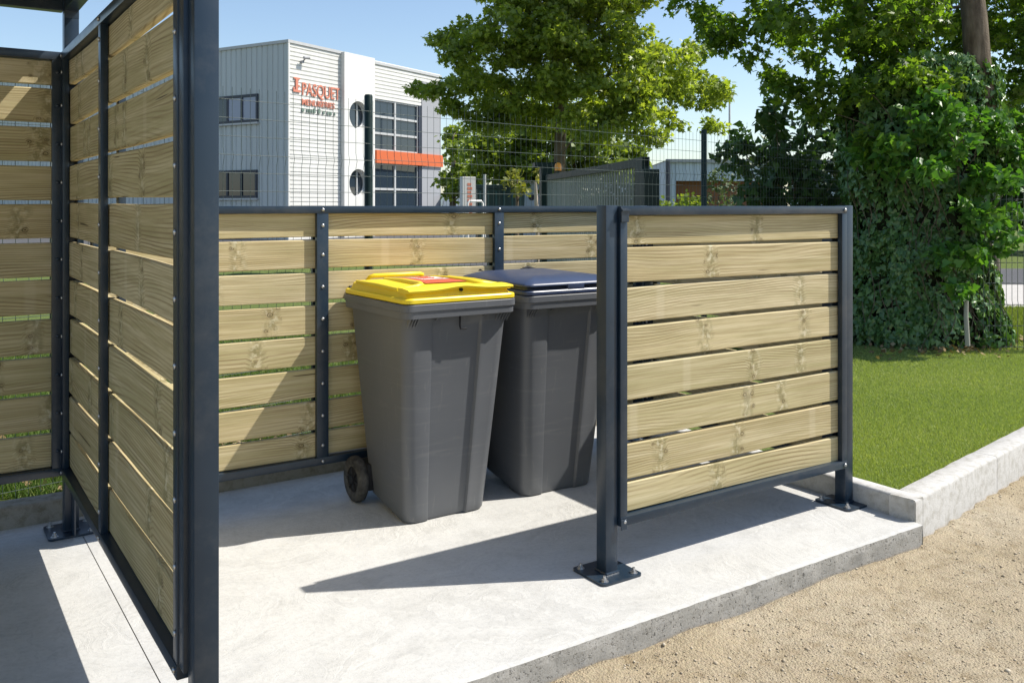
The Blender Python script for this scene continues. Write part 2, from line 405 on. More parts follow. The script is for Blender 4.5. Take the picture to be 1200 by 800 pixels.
LETR = mat('red_lettering', (.62, .22, .14), .5)
LETG = mat('green_grey_lettering', (.16, .22, .18), .6)
def b_asph(n, b):
    p = gpos(n); a = noise(n, p, .6, 4); f = noise(n, p, 60, 4, .7)
    c = mixc(n, a.outputs[0], (.06, .062, .068), (.09, .09, .095)); c = mixc(n, math_(n, 'MULTIPLY', f.outputs[0], .3), c, (.2, .2, .2))
    n.links.new(c, b.inputs['Base Color']); bump(n, b, f.outputs[0], .5, .01)
ASPH = mat('asphalt', rough=.9, spec=.2, build=b_asph)
PAVE = kerbmat('pavement_concrete', (.45, .43, .40), (.52, .50, .47), (.8, .78, .75))

# ================================================================== GROUND
SE = 0.635          # joint between the two slabs
KX = 3.83           # right end of the slab
YF = 2.35           # front edge of the slab
YK = 4.60           # kerb behind the slab
def nz(x, y, z=0): return mnoise.noise(Vector((x, y, z)))
def slab(name, x0, x1):
    bm = bmesh.new()
    nx = max(2, int((x1 - x0) / .03)); ys = [YF, YF + .02, YF + .2, YF + .6, 3.5, 4.2, YK - .001]
    rows = []
    for j, y in enumerate(ys):
        row = []
        for i in range(nx + 1):
            x = x0 + (x1 - x0) * i / nx
            dy = .003 * nz(x * 5, 0, 3) + .003 * nz(x * 45, 1, 3) if j <= 1 else 0
            dz = -.004 + .003 * nz(x * 30, 5, 1) if j == 0 else 0
            row.append(bm.verts.new((x, y + dy, dz)))
        rows.append(row)
    for j in range(len(rows) - 1):
        for i in range(nx): bm.faces.new((rows[j][i], rows[j][i + 1], rows[j + 1][i + 1], rows[j + 1][i]))
    prev = rows[0]
    for k, z in enumerate((-.03, -.07, -.16)):
        cur = [bm.verts.new((v.co.x, YF - .002 + .005 * nz(v.co.x * 14, z * 30, 7), z)) for v in rows[0]]
        for i in range(nx):
            f = bm.faces.new((cur[i], cur[i + 1], prev[i + 1], prev[i])); f.material_index = 1
        prev = cur
    bot = prev
    for side in (0, nx):
        bk = [bm.verts.new((rows[0][side].co.x, YK - .001, -.16))]
        f = bm.faces.new([r[side] for r in rows] + bk + [bot[side]]); f.material_index = 1
    o = obj(name, bm, [SLAB, EDGE]); return tag(o, kind='structure')
slab('concrete_slab', SE + .0018, KX)
slab('concrete_slab', -6.0, SE - .0018)

# gravel: a fine relief patch near the camera, a coarse sheet further out
def gravel():
    x = np.concatenate([np.linspace(-250, -3, 8)[:-1], np.arange(-3, 9.0, .028), np.linspace(9, 300, 10)])
    y = np.concatenate([np.linspace(-250, -1, 8)[:-1], np.arange(-1, 3.9, .028), np.linspace(3.9, 60, 6)])
    X, Y = np.meshgrid(x, y)
    Z = np.full(X.shape, -.104)
    for j in range(X.shape[0]):
        for i in range(X.shape[1]):
            xx, yy = X[j, i], Y[j, i]
            if -3 < xx < 9 and -1 < yy < 3.9:
                z = .012 * nz(xx * 1.7, yy * 1.7) + .005 * nz(xx * 6, yy * 6, 4) + .003 * nz(xx * 21, yy * 21, 9)
                line = YF if xx < KX else 2.38 + (xx - KX) * .168
                d = line - yy
                if 0 <= d < .3: z += (.022 + .02 * nz(xx * 4, 3, 2)) * (1 - d / .3) ** 2
                Z[j, i] += z
    nyy, nxx = X.shape
    idx = np.arange(nyy * nxx).reshape(nyy, nxx)
    f = np.stack([idx[:-1, :-1], idx[:-1, 1:], idx[1:, 1:], idx[1:, :-1]], -1).reshape(-1, 4)
    # leave out what lies under the slab and lawn
    cx = X[:-1, :-1].ravel(); cy = Y[:-1, :-1].ravel()
    line = np.where(cx < KX, YF + .12, 2.38 + (cx - KX) * .168 + .15)
    keep = (cy < line)
    o = fast('gravel_ground', np.stack([X, Y, Z], -1).reshape(-1, 3), f[keep], GRAVEL, smooth=True)
    tag(o, kind='structure')
gravel()
def lawn():
    bm = bmesh.new()
    for pts in ([(-300, 4.70), (3.91, 4.70), (3.91, 420), (-300, 420)], [(3.91, 2.50), (300, 2.50 + 296 * .168), (300, 420), (3.91, 420)]):
        bm.faces.new([bm.verts.new((x, y, .075)) for x, y in pts])
    tag(obj('lawn', bm, SOIL), kind='structure')
    # the sheet under everything, to the horizon
    bm = bmesh.new()
    bm.faces.new([bm.verts.new(p) for p in ((-900, -900, -.3), (900, -900, -.3), (900, 900, -.3), (-900, 900, -.3))])
    tag(obj('ground', bm, SOIL), kind='structure')
lawn()

def prism_kerb(name, a, b, wdt, z0, z1, m, wob=.002, side=1, bev=.014, joint=1.0):
    # kerb stones laid end to end from a to b, body on the left of a->b (side=1)
    a = Vector((*a, 0)); b = Vector((*b, 0)); d = (b - a); L = d.length; d.normalize(); nrm = Vector((-d.y, d.x, 0)) * side
    bm = bmesh.new(); s = 0
    while s < L - .01:
        e = min(L, s + joint)
        lv = []
        k = 10
        for i in range(k + 1):
            t = s + .002 + (e - s - .004) * i / k
            jx = wob * nz(t * 6, z1, side); jz = wob * nz(t * 9, 5, side)
            prof = [(0, z0), (0, z1 - bev), (bev * .3, z1 - bev * .3), (bev, z1), (wdt - .006, z1), (wdt, z1 - .006), (wdt, z0)]
            lv.append([a + d * t + nrm * (q + (jx if 0 < q_i < 6 else 0)) + Vector((0, 0, z + (jz if 0 < q_i < 6 else 0))) for q_i, (q, z) in enumerate(prof)])
        loft(bm, lv); s = e
    tag(obj(name, bm, m, smooth=50), kind='structure')
prism_kerb('kerb', (-6, YK), (KX, YK), .12, -.15, .10, KERB_OLD, .004)
prism_kerb('kerb', (KX, YK), (KX, 2.395), .085, -.15, .10, KERB, .003, joint=.75)
prism_kerb('kerb', (KX + .004, 2.385), (9.5, 2.385 + (9.5 - KX) * .168), .125, -.2, .10, KERB, .004, joint=1.05)
prism_kerb('kerb', (9.5, 2.385 + (9.5 - KX) * .168), (60, 2.385 + (60 - KX) * .168), .125, -.2, .10, KERB, .0, joint=5)

# far bands seen past the ivy: verge, pavement, road, verge
def band(name, d0, d1, l0, l1, z, m):
    bm = bmesh.new()
    pts = [FW * d + RT * l for d, l in ((d0, l0), (d0, l1), (d1, l1), (d1, l0))]
    bm.faces.new([bm.verts.new((p[0], p[1], z)) for p in pts]); tag(obj(name, bm, m), kind='structure')
band('pavement', 11.9, 15.6, 5, 60, .080, PAVE)
band('road', 15.6, 19.5, 5, 60, .084, ASPH)
band('car_park', 20.5, 60, -30, 4.5, .080, ASPH)

# ------------------------------------------------------------------ grass
def blades(name, pts, h, wd, m, lean=.5, parent=None):
    n = len(pts)
    a = rng.uniform(0, 2 * math.pi, n); b = rng.uniform(0, 2 * math.pi, n)
    hh = h * rng.uniform(.55, 1.25, n); ww = wd * rng.uniform(.7, 1.3, n)
    ln = lean * rng.uniform(0, 1, n) * hh
    dx, dy = np.cos(a) * ww / 2, np.sin(a) * ww / 2
    v = np.zeros((n, 3, 3))
    v[:, 0] = pts + np.stack([-dx, -dy, np.zeros(n)], 1); v[:, 1] = pts + np.stack([dx, dy, np.zeros(n)], 1)
    v[:, 2] = pts + np.stack([np.cos(b) * ln, np.sin(b) * ln, hh], 1)
    return fast(name, v.reshape(-1, 3), np.arange(3 * n).reshape(n, 3), m, parent)
def sample(n, d0, d1, u0, u1, test):
    d = np.sqrt(rng.uniform(d0 ** 1.2, d1 ** 1.2, n)) if False else d0 * (d1 / d0) ** rng.uniform(0, 1, n)
    c = (rng.uniform(u0, u1, n) - 600) / F
    x = d * (FW[0] + c * RT[0]); y = d * (FW[1] + c * RT[1])
    k = test(x, y); return x[k], y[k], d[k]
x, y, d = sample(330000, 4.0, 10.5, 930, 1300, lambda x, y: (x > 3.915) & (y > 2.51 + (x - KX) * .168) )
pts = np.stack([x, y, np.full(len(x), .074)], 1)
o = blades('lawn_grass', pts, .017, .0055, GRASS, .8); tag(o, 'short green lawn grass growing behind the pale kerb', 'grass', kind='stuff')
x, y, d = sample(120000, 4.2, 9.5, -60, 1000, lambda x, y: (y > 4.73) & (x < 8) & ~((x > 3.9) & (y < 4.8)))
hh = np.where(d < 5.6, 1, 1)
o = blades('rough_grass', np.stack([x, y, np.full(len(x), .074)], 1), .06, .007, WILD, 1.3)
tag(o, 'rough longer grass behind the low slatted screens', 'grass', kind='stuff')
x, y, d = sample(26000, 9.0, 12.0, 1100, 1290, lambda x, y: y > 0)
o = blades('verge_grass', np.stack([x, y, np.full(len(x), .074)], 1), .06, .012, rndmat('dry_verge', [(0, (.12, .19, .03)), (.6, (.22, .27, .05)), (1, (.32, .32, .10))], .7, .3, .2), 1.2)
tag(o, 'sunlit yellowish verge grass behind the wire fence at right', 'grass', kind='stuff')

# pebbles on the gravel
def pebbles():
    x, y, d = sample(26000, 2.4, 9, 480, 1290, lambda x, y: (y < np.where(x < KX, YF - .015, 2.37 + (x - KX) * .168)))
    n = len(x)
    s = rng.gamma(1.4, .0012, n) + .0011
    base = np.array([[1, 0, 0], [0, 1, 0], [-1, 0, 0], [0, -1, 0], [0, 0, .8], [0, 0, -.8]], float)
    fc = np.array([[0, 1, 4], [1, 2, 4], [2, 3, 4], [3, 0, 4], [1, 0, 5], [2, 1, 5], [3, 2, 5], [0, 3, 5]])
    V = base[None] * (s[:, None, None]) * rng.uniform(.6, 1.3, (n, 1, 3))
    a = rng.uniform(0, 6.28, n); ca, sa = np.cos(a)[:, None], np.sin(a)[:, None]
    VX = V[:, :, 0] * ca - V[:, :, 1] * sa; VY = V[:, :, 0] * sa + V[:, :, 1] * ca
    zz = np.array([-.104 + .012 * nz(a_ * 1.7, b_ * 1.7) + .005 * nz(a_ * 6, b_ * 6, 4) + .003 * nz(a_ * 21, b_ * 21, 9) for a_, b_ in zip(x, y)])
    line = np.where(x < KX, YF, 2.38 + (x - KX) * .168); dd = line - y
    pile = np.where(dd < .3, .022 * (1 - dd / .3) ** 2, 0)
    V = np.stack([VX + x[:, None], VY + y[:, None], V[:, :, 2] + (zz + pile)[:, None] + .001], -1)
    Fc = (fc[None] + 6 * np.arange(n)[:, None, None]).reshape(-1, 3)
    tag(fast('loose_gravel', V.reshape(-1, 3), Fc, STONE), 'small loose stones lying on the sandy gravel', 'gravel', kind='stuff')
pebbles()

# ================================================================== SLATTED SCREENS
def board(bm, uvl, x0, x1, z0, z1, th=.028, yc=0.0):
    # one board, eased edges, uv in metres with its own random piece of timber
    uo, vo = random.uniform(0, 60), random.uniform(0, 60)
    c = .004; hy = th / 2
    prof = [(-hy, z0 + c), (-hy, z1 - c), (-hy + c, z1), (hy - c, z1), (hy, z1 - c), (hy, z0 + c), (hy - c, z0), (-hy + c, z0)]
    nseg = 6; ph = random.uniform(0, 9); tilt = random.uniform(-.0022, .0022); y_off = random.uniform(-.002, .002)
    rings = []
    for i in range(nseg + 1):
        t = i / nseg; x = x0 + (x1 - x0) * t
        dz = .0022 * math.sin(ph + t * 3.2) + tilt * (t - .5) * 2; dy = .0025 * math.sin(ph * 2 + t * 2.6) + y_off
        rings.append([bm.verts.new((x, yc + py + dy, pz + dz)) for py, pz in prof])
    plen = [0]
    for i in range(8):
        a, b = prof[i], prof[(i + 1) % 8]; plen.append(plen[-1] + math.hypot(a[0] - b[0], a[1] - b[1]))
    for i in range(nseg):
        for k in range(8):
            f = bm.faces.new((rings[i][k], rings[i + 1][k], rings[i + 1][(k + 1) % 8], rings[i][(k + 1) % 8]))
            for lp, (ii, kk) in zip(f.loops, ((i, k), (i + 1, k), (i + 1, k + 1), (i, k + 1))):
                lp[uvl].uv = (uo + (x1 - x0) * ii / nseg, vo + plen[kk])
    for r, s in ((rings[0], 1), (rings[-1], -1)):
        f = bm.faces.new(r[::s] if s == 1 else r[::-1])
        for lp in f.loops: lp[uvl].uv = (uo + lp.vert.co.y, vo + (lp.vert.co.z - z0) * 4)
def bolt_mesh():
    bm = bmesh.new()
    rr = [(.0085, 0), (.0085, .002), (.0065, .0045), (.003, .0058)]
    lv = [[(r * math.cos(t), -h, r * math.sin(t)) for t in [k * math.pi / 4 for k in range(8)]] for r, h in rr]
    loft(bm, lv); me = bpy.data.meshes.new('bolt'); bmesh.ops.recalc_face_normals(bm, faces=bm.faces); bm.to_mesh(me); bm.free()
    me.materials.append(ZINC); me.polygons.foreach_set('use_smooth', [True] * len(me.polygons)); return me
BOLT = bolt_mesh(); BOLTD = BOLT.copy(); BOLTD.materials[0] = STEEL
def anchor_mesh():
    bm = bmesh.new()
    def hexa(r, z0, z1, n=6, ph=0):
        loft(bm, [[(r * math.cos(ph + 2 * math.pi * k / n), r * math.sin(ph + 2 * math.pi * k / n), z) for k in range(n)] for z in (z0, z1)])
    hexa(.016, 0, .002, 14); hexa(.0105, .002, .011, 6, .3); hexa(.0055, .011, .021, 10)
    me = bpy.data.meshes.new('anchor_bolt'); bmesh.ops.recalc_face_normals(bm, faces=bm.faces); bm.to_mesh(me); bm.free(); me.materials.append(ZINC); return me
ANCH = anchor_mesh()
def add_bolt(root, x, y, z, back=False):
    o = link('bolt', BOLTD if back else BOLT, ZINC, root); o.location = (x, y, z)
    if back: o.rotation_euler = (0, 0, math.pi)
def post(root, x, y, ztop, ps=.06, plate=.2, zb=0.0):
    bm = bmesh.new(); box(bm, x - ps / 2, x + ps / 2, y - ps / 2, y + ps / 2, zb + .010, ztop, .004)
    p = obj('post', bm, STEEL, root, smooth=40)
    bm = bmesh.new(); h = plate / 2
    pr = rrect(x - h, x + h, y - h, y + h, .018, 4)
    loft(bm, [[(a, b, z) for a, b in pr] for z in (.001, .010)])
    # weld bead round the foot
    q = ps / 2 + .001
    tube(bm, [(x - q, y - q, .012), (x + q, y - q, .012), (x + q, y + q, .012), (x - q, y + q, .012), (x - q, y - q, .012)], .005, 6)
    bp = obj('base_plate', bm, STEEL, root, smooth=40)
    for sx_ in (-1, 1):
        for sy_ in (-1, 1):
            a = link('anchor_bolt', ANCH, ZINC, bp); a.location = (x + sx_ * (h - .026), y + sy_ * (h - .026), .010); a.rotation_euler = (0, 0, random.uniform(0, 1))
    return p
def screen(label, loc, rz, xs, zb, zt, slat_z, barw=.06, proud=.03, both=True, group=None, endbars=(True, True), rail_h=.036, name='slatted_screen', bolts=True):
    """xs: x of the uprights; the boards of each bay are one slat_panel; front is -y"""
    root = empty(name, label, 'screen', loc, rz, group)
    hy = .014
    for i in range(len(xs) - 1):
        bm = bmesh.new(); uvl = bm.loops.layers.uv.new('UVMap')
        for (z0, z1) in slat_z:
            dz = random.uniform(-.0015, .0015)
            board(bm, uvl, xs[i] + .006, xs[i + 1] - .006, z0 + dz, z1 + dz)
        obj('slat_panel', bm, WOOD, root)
    yb = hy + proud
    def rail(z0, z1, nm):
        bm = bmesh.new(); box(bm, xs[0] - barw / 2, xs[-1] + barw / 2, -yb, yb, z0, z1, .003); obj(nm, bm, STEEL, root, smooth=40)
    rail(zt - rail_h, zt, 'top_rail')
    rail(zb, zb + rail_h, 'bottom_rail')
    for i, x in enumerate(xs):
        if (i == 0 and not endbars[0]) or (i == len(xs) - 1 and not endbars[1]): continue
        bm = bmesh.new()
        for s in (-1, 1):
            y0, y1 = sorted((s * (hy + .003), s * (yb - .002)))
            box(bm, x - barw / 2, x + barw / 2, y0, y1, zb + rail_h - .001, zt - rail_h + .001, .002)
        br = obj('upright_bar', bm, STEEL, root, smooth=40)
        if bolts:
            for (z0, z1) in slat_z:
                add_bolt(root, x, -(yb - .002), (z0 + z1) / 2); 
            add_bolt(root, x, -yb - .0005, zt - rail_h / 2); add_bolt(root, x, -yb - .0005, zb + rail_h / 2)
    return root

# low kit: eight boards, pitch .157
LP = [(.347 + .157 * k + .009 - .157, .347 + .157 * (k + 1) - .009 - .157) for k in range(8)]
LP[0] = (.222, .338); LP[-1] = (1.294, 1.412)
ZL = 1.448
s = screen('long low slatted screen of pale boards behind the two wheelie bins, three bays wide', (.68, 4.2, 0), 0,
           [0.0, 1.00, 2.03, 3.06], .185, ZL, LP, group='low slatted bin screens')
post(s, 3.11, 0.0, ZL + .002)
s = screen('shaded low side screen right of the bins, seen through the front screen gaps', (3.79, 4.2, 0), -math.pi / 2,
           [.10, 1.40], .185, ZL, LP, group='low slatted bin screens')
s = screen('sunlit low slatted front screen of eight pale boards between two dark posts', (2.29, 2.735, 0), 0,
           [.052, 1.448], .187, ZL, LP, barw=.036, group='low slatted bin screens', bolts=False)
post(s, 0, 0, ZL + .003); post(s, 1.50, 0, ZL + .003)
for x_ in (.052, 1.448):
    add_bolt(s, x_, -.046, .205); add_bolt(s, x_, -.046, 1.43)
# the small corner brackets on the front screen
bm = bmesh.new(); box(bm, .031, .070, -.052, -.046, 1.385, 1.440, .002); box(bm, .031, .075, -.058, -.046, 1.428, 1.434, .001)
obj('corner_bracket', bm, STEEL, s)
bm = bmesh.new(); box(bm, .031, .062, -.050, -.046, .175, .215, .002); obj('corner_bracket', bm, STEEL, s)

# tall kit
TP = [(.3165 + .1686 * k - .0 + .0, .3165 + .1686 * k + .150) for k in range(11)]
TP = [(z0 - .02, z1 - .02) for z0, z1 in TP]; TP[0] = (.300, .446); TP[-1] = (TP[-1][0], 2.088)
ZT = 2.125
s = screen('tall slatted partition running away from the camera beside the large dark near post', (.60, 4.425, 0), -math.pi / 2,
           [.054, .985, 2.07], .262, ZT, TP, barw=.045, group='tall slatted screens')
post(s, 0, 0, 2.44); post(s, 2.175, 0, 2.44)
bm = bmesh.new(); box(bm, 2.066, 2.1445, .0175, .0385, .30, ZT - .037, .002); box(bm, 2.094, 2.1445, -.04, .0165, .30, ZT - .037, .002); obj('upright_bar', bm, STEEL, s, smooth=40)
for zz_ in (.62, 1.05, 1.52, .34): add_bolt(s, 2.12, .040, zz_, True)
for k, (z0, z1) in enumerate(TP):
    for x_ in (.054, .985, 2.07): add_bolt(s, x_, .0425, (z0 + z1) / 2, True)
# gusset plate between post and slab
bm = bmesh.new(); box(bm, .031, .13, -.003, .003, .011, .262); obj('foot_gusset', bm, STEEL, s)
s = screen('tall slatted back screen at the far left under the canopy, facing the camera', (.565, 4.43, 0), math.pi,
           [.022, 1.10, 2.15], .262, ZT, TP, barw=.045, group='tall slatted screens')
for k, (z0, z1) in enumerate(TP):
    for x_ in (.022, 1.10): add_bolt(s, x_, .0425, (z0 + z1) / 2, True)
post(s, 2.23, 0, 2.44)
# canopy over the left enclosure
rt = empty('canopy', 'dark steel canopy frame with a deck above the tall left enclosure', 'canopy', (.60, 4.43, 2.31))
bm = bmesh.new()
box(bm, -2.25, -.032, -.028, .028, .0, .12, .003); obj('beam', bm, STEEL, rt)
bm = bmesh.new(); box(bm, -.028, .028, -2.14, -.032, .004, .12, .003); obj('beam', bm, STEEL, rt)
bm = bmesh.new(); box(bm, -2.25, -.032, -2.20, -2.145, .0, .12, .003); obj('beam', bm, STEEL, rt)
bm = bmesh.new(); uvl = bm.loops.layers.uv.new('UVMap')
for k in range(12): board(bm, uvl, -2.25, .03, .0, .14, .02, 0)
for f in bm.faces: pass
for i, v in enumerate(bm.verts):
    k = i // 56
    y_, z_ = v.co.y, v.co.z
    v.co = Vector((v.co.x, -2.20 + k * .187 + z_ * 1.25, .135 + y_))
obj('roof_deck', bm, WOOD, rt)
bm = bmesh.new(); box(bm, -.115, -.10, -.034, -.029, .03, .045); box(bm, -.03, .03, -.036, -.029, -.03, .10, .002)
obj('joint_plate', bm, STEEL, rt)

# ================================================================== WHEELIE BINS
def bin_section(w, yf, yr, r, z, rec, cut=0.0):
    x0, x1 = -w / 2, w / 2; pts = []; n = 5
    def arc(cx, cy, a0, rr):
        for k in range(n + 1):
            a = R(a0 + 90 * k / n); pts.append((cx + rr * math.cos(a), cy + rr * math.sin(a)))
    arc(x1 - r * .6, yr - r * .6, 0, r * .6); arc(x0 + r * .6, yr - r * .6, 90, r * .6)
    arc(x0 + r, yf + r, 180, r)
    for fx, dy in ((-.265, 0), (-.245, rec * .25), (-.235, rec), (0, rec * 1.15), (.215, rec), (.225, rec * .2), (.232, -rec * .15), (.265, -rec * .15), (.275, 0)):
        pts.append((fx * w, yf + dy))
    arc(x1 - r, yf + r, 270, r)
    out = []
    for px, py in pts:
        zz = z
        if cut and py > yr - .14: zz = z + cut * min(1, (py - (yr - .14)) / .10)
        out.append((px, py, zz))
    return out
def wheel(root, x, y, side):
    bm = bmesh.new(); prof = [(.062, -.020), (.080, -.024), (.098, -.024), (.107, -.018), (.111, -.008), (.111, .008), (.107, .018), (.098, .024), (.080, .024), (.062, .020)]
    n = 36; rings = []
    for k in range(n):
        t = 2 * math.pi * k / n
        rings.append([(x + o_, y + r_ * math.cos(t), .111 + r_ * math.sin(t)) for r_, o_ in prof])
    vs = [[bm.verts.new(p) for p in rr] for rr in rings]
    for k in range(n):
        for j in range(len(prof)):
            bm.faces.new((vs[k][j], vs[(k + 1) % n][j], vs[(k + 1) % n][(j + 1) % len(prof)], vs[k][(j + 1) % len(prof)]))
    wh = obj('wheel', bm, RUB, root, smooth=50)
    bm = bmesh.new()
    tube(bm, [(x - .014, y, .111), (x + .014, y, .111)], .064, 28)
    rim = obj('rim', bm, BLACK, wh, smooth=40)
    bm = bmesh.new(); ox = x + side * .016
    tube(bm, [(x, y, .111), (ox + side * .010, y, .111)], .018, 14)
    for k in range(6):
        t = k * math.pi / 3 + .2; c_, s_ = math.cos(t), math.sin(t)
        tube(bm, [(ox, y + .015 * c_, .111 + .015 * s_), (ox, y + .060 * c_, .111 + .060 * s_)], .006, 6)
    obj('spokes', bm, BLACK, wh)
def make_bin(label, loc, rz, kind):
    root = empty('wheelie_bin', label, 'wheelie bin', loc, rz, 'wheelie bins')
    bm = bmesh.new()
    lv = []
    for t in np.linspace(0, 1, 26):
        z = .955 * t + .012
        w_ = .425 + (.555 - .425) * t ** .9; yf = .055 - .105 * t; yr = .44 + .10 * t
        rec = .0125
        lv.append(bin_section(w_, yf, yr, .055, z, rec * (1 if t < .96 else .3), .05 * max(0, 1 - t * 6)))
    base = bin_section(.385, .078, .425, .045, .0, .008, .05)
    base2 = bin_section(.415, .060, .437, .052, .004, .011, .05)
    loft(bm, [base, base2] + lv)
    obj('body', bm, PGREY, root, smooth=35)
    # rim: overhanging double band
    bm = bmesh.new()
    def band_(e, z0, z1, r=.05):
        p = rrect(-.285 - e, .285 + e, -.075 - e, .575 + e, r, 6)
        return [[(a, b, z) for a, b in p] for z in (z0, z1)]
    A = band_(.000, .958, .958)[0], band_(.011, .952, .952)[0], band_(.012, .982, .982)[0], band_(.017, .985, .985)[0], band_(.017, 1.012, 1.012)[0], band_(.013, 1.016, 1.016)[0], band_(-.02, 1.016, 1.016)[0]
    loft(bm, list(A))
    obj('rim', bm, PGREY, root, smooth=35)
    # gusset fins under the rim
    for xs_ in (-.262, -.248, -.234, -.220, -.12, .13, .20, .215, .232, .248, .262):
        L = .045 if abs(xs_) > .19 else .02
        bm = bmesh.new()
        a = [bm.verts.new((xs_ - .002, y_, z_)) for y_, z_ in ((-.082, .953), (-.044, .953), (-.044, .953 - L))]
        b = [bm.verts.new((xs_ + .002, y_, z_)) for y_, z_ in ((-.082, .953), (-.044, .953), (-.044, .953 - L))]
        bm.faces.new(a); bm.faces.new(b[::-1])
        for i in range(3): bm.faces.new((a[i], b[i], b[(i + 1) % 3], a[(i + 1) % 3]))
        obj('rim_fin', bm, PGREY, root)
    if kind == 'yellow':
        bm = bmesh.new(); tube(bm, [(.0, -.058, .95), (-.002, -.060, .905), (.0, -.062, .89), (.03, -.063, .888)], .0042, 6)
        obj('hook', bm, BLACK, root)
    # axle and wheels
    bm = bmesh.new(); tube(bm, [(-.275, .50, .111), (.275, .50, .111)], .011, 10); obj('axle', bm, BLACK, root)
    bm = bmesh.new()
    for sg in (-1, 1): box(bm, sg * .215 - .03, sg * .215 + .03, .40, .53, .07, .20, .01)
    obj('axle_housing', bm, BLACK, root, smooth=40)
    wheel(root, -.262, .50, -1); wheel(root, .262, .50, 1)
    # rear grip
    M = PYEL if kind == 'yellow' else PBLUE
    bm = bmesh.new()
    for sg in (-1, 1):
        tube(bm, [(sg * .235, .57, .985), (sg * .235, .635, 1.00), (sg * .225, .66, 1.015), (sg * .12, .665, 1.02)], [.016, .016, .014, .013], 10)
    tube(bm, [(-.125, .665, 1.02), (.125, .665, 1.02)], .013, 10)
    obj('grip_handle', bm, BLACK, root, smooth=50)
    bm = bmesh.new()
    tube(bm, [(-.255, .60, 1.035), (.255, .60, 1.035)], .014, 12)
    hg = obj('hinge', bm, BLACK, root, smooth=50)
    # lid
    bm = bmesh.new()
    def sec(e, z, rr=.045, dome=0.0, yfr=-.092, yrr=.585):
        p = rrect(-.297 + e, .297 - e, yfr + e, yrr - e, max(.01, rr - e * .3), 6)
        return [(a, b, z + dome * (1 - (a / .3) ** 2) + dome * .6 * ((b + .09) / .68)) for a, b in p]
    if kind == 'yellow':
        S = [sec(.006, 1.0175), sec(0, 1.021), sec(0, 1.036), sec(.004, 1.041), sec(.020, 1.043), sec(.026, 1.052), sec(.032, 1.068, .045, .004), sec(.05, 1.074, .045, .006)]
        rg = loft(bm, S, cap=False)
        bm.faces.new(rg[0][::-1])
        # crowned top skin
        top = rg[-1]; c0 = bm.verts.new((0, .24, 1.090))
        mid = [bm.verts.new((v.co.x * .55, .24 + (v.co.y - .24) * .55, v.co.z + .010)) for v in top]
        for i in range(len(top)):
            j = (i + 1) % len(top)
            bm.faces.new((top[i], top[j], mid[j], mid[i])); bm.faces.new((mid[i], mid[j], c0))
        lid = obj('lid', bm, M, root, smooth=38)
        # grip ledge above the front edge, bowed in the middle
        bm = bmesh.new(); lv = []
        for i in range(25):
            t = -1 + 2 * i / 24; x_ = .275 * t; bow = .018 * math.exp(-(t / .38) ** 2); up = .014 * math.exp(-(t / .35) ** 2)
            y0 = -.083 - bow * .3; zt_ = 1.078 + up
            lv.append([(x_, y0, zt_ - .012), (x_, y0 - .003, zt_ - .004), (x_, y0 + .004, zt_ + .001), (x_, -.02, zt_ + .006), (x_, .02, 1.084), (x_, .02, 1.066), (x_, -.055, 1.060), (x_, -.062, zt_ - .014)])
        loft(bm, lv); obj('front_grip', bm, M, lid, smooth=40)
        # raised ribs pressed in the top
        for sg, off in ((-1, .13), (1, .13)):
            pth = [(sg * off, .45, 1.085), (sg * off, .25, 1.091), (sg * (off + .004), .08, 1.090), (sg * (off + .02), .035, 1.086), (sg * (off + .05), .028, 1.083), (sg * .255, .03, 1.077)]
            bm = bmesh.new(); tube(bm, pth, [.012, .016, .016, .016, .014, .008], 10)
            for v in bm.verts: v.co.z = 1.08 + (v.co.z - 1.08) * .9
            obj('pressed_rib', bm, M, lid, smooth=60)
            pth = [(sg * .262, .04, 1.073), (sg * .262, .25, 1.078), (sg * .258, .50, 1.078)]
            bm = bmesh.new(); tube(bm, pth, [.010, .012, .008], 8)
            for v in bm.verts: v.co.z = 1.08 + (v.co.z - 1.08) * .9
            obj('pressed_rib', bm, M, lid, smooth=60)
        bm = bmesh.new(); tube(bm, [(-.155, .60, 1.075), (-.15, .585, 1.090), (-.13, .575, 1.096), (.13, .575, 1.096), (.15, .585, 1.090), (.155, .60, 1.075)], [.009, .010, .011, .011, .010, .009], 10)
        obj('rear_grip', bm, M, lid, smooth=60)
        bm = bmesh.new(); tube(bm, [(.0, -.060, 1.069), (.0, -.072, 1.069)], .008, 12); obj('lock_hole', bm, BLACK, lid)
        # sticker draped on the top
        def patch(x0, x1, y0, y1, dz, m, nm, par):
            bm = bmesh.new(); n_ = 8; g = []
            for j in range(n_ + 1):
                row = []
                for i in range(n_ + 1):
                    x_ = x0 + (x1 - x0) * i / n_; y_ = y0 + (y1 - y0) * j / n_
                    rr_ = max(abs(x_) / .247, abs(y_ - .24) / .285)
                    zb_ = 1.0975 - .006 * rr_ - .012 * max(0, rr_ - .35)
                    row.append(bm.verts.new((x_, y_, zb_ + dz)))
                g.append(row)
            for j in range(n_):
                for i in range(n_): bm.faces.new((g[j][i], g[j][i + 1], g[j + 1][i + 1], g[j + 1][i]))
            return obj(nm, bm, m, par, smooth=60)
        st = patch(-.10, .12, .08, .48, .0, RED, 'sticker', lid)
        lab = patch(-.045, .095, .20, .40, .0015, WHITE, 'printed_panel', st)
        bm = bmesh.new()
        for k in range(6): box(bm, -.035, .03 + .05 * random.random(), .225 + k * .026, .235 + k * .026, 1.0985, 1.0995)
        obj('printed_lines', bm, RED, st)
    else:
        S = [sec(.006, 1.0175), sec(0, 1.021), sec(0, 1.034), sec(.004, 1.039), sec(.030, 1.041), sec(.036, 1.060), sec(.034, 1.064)]
        loft(bm, S); lid = obj('lid', bm, M, root, smooth=38)
        bm = bmesh.new()
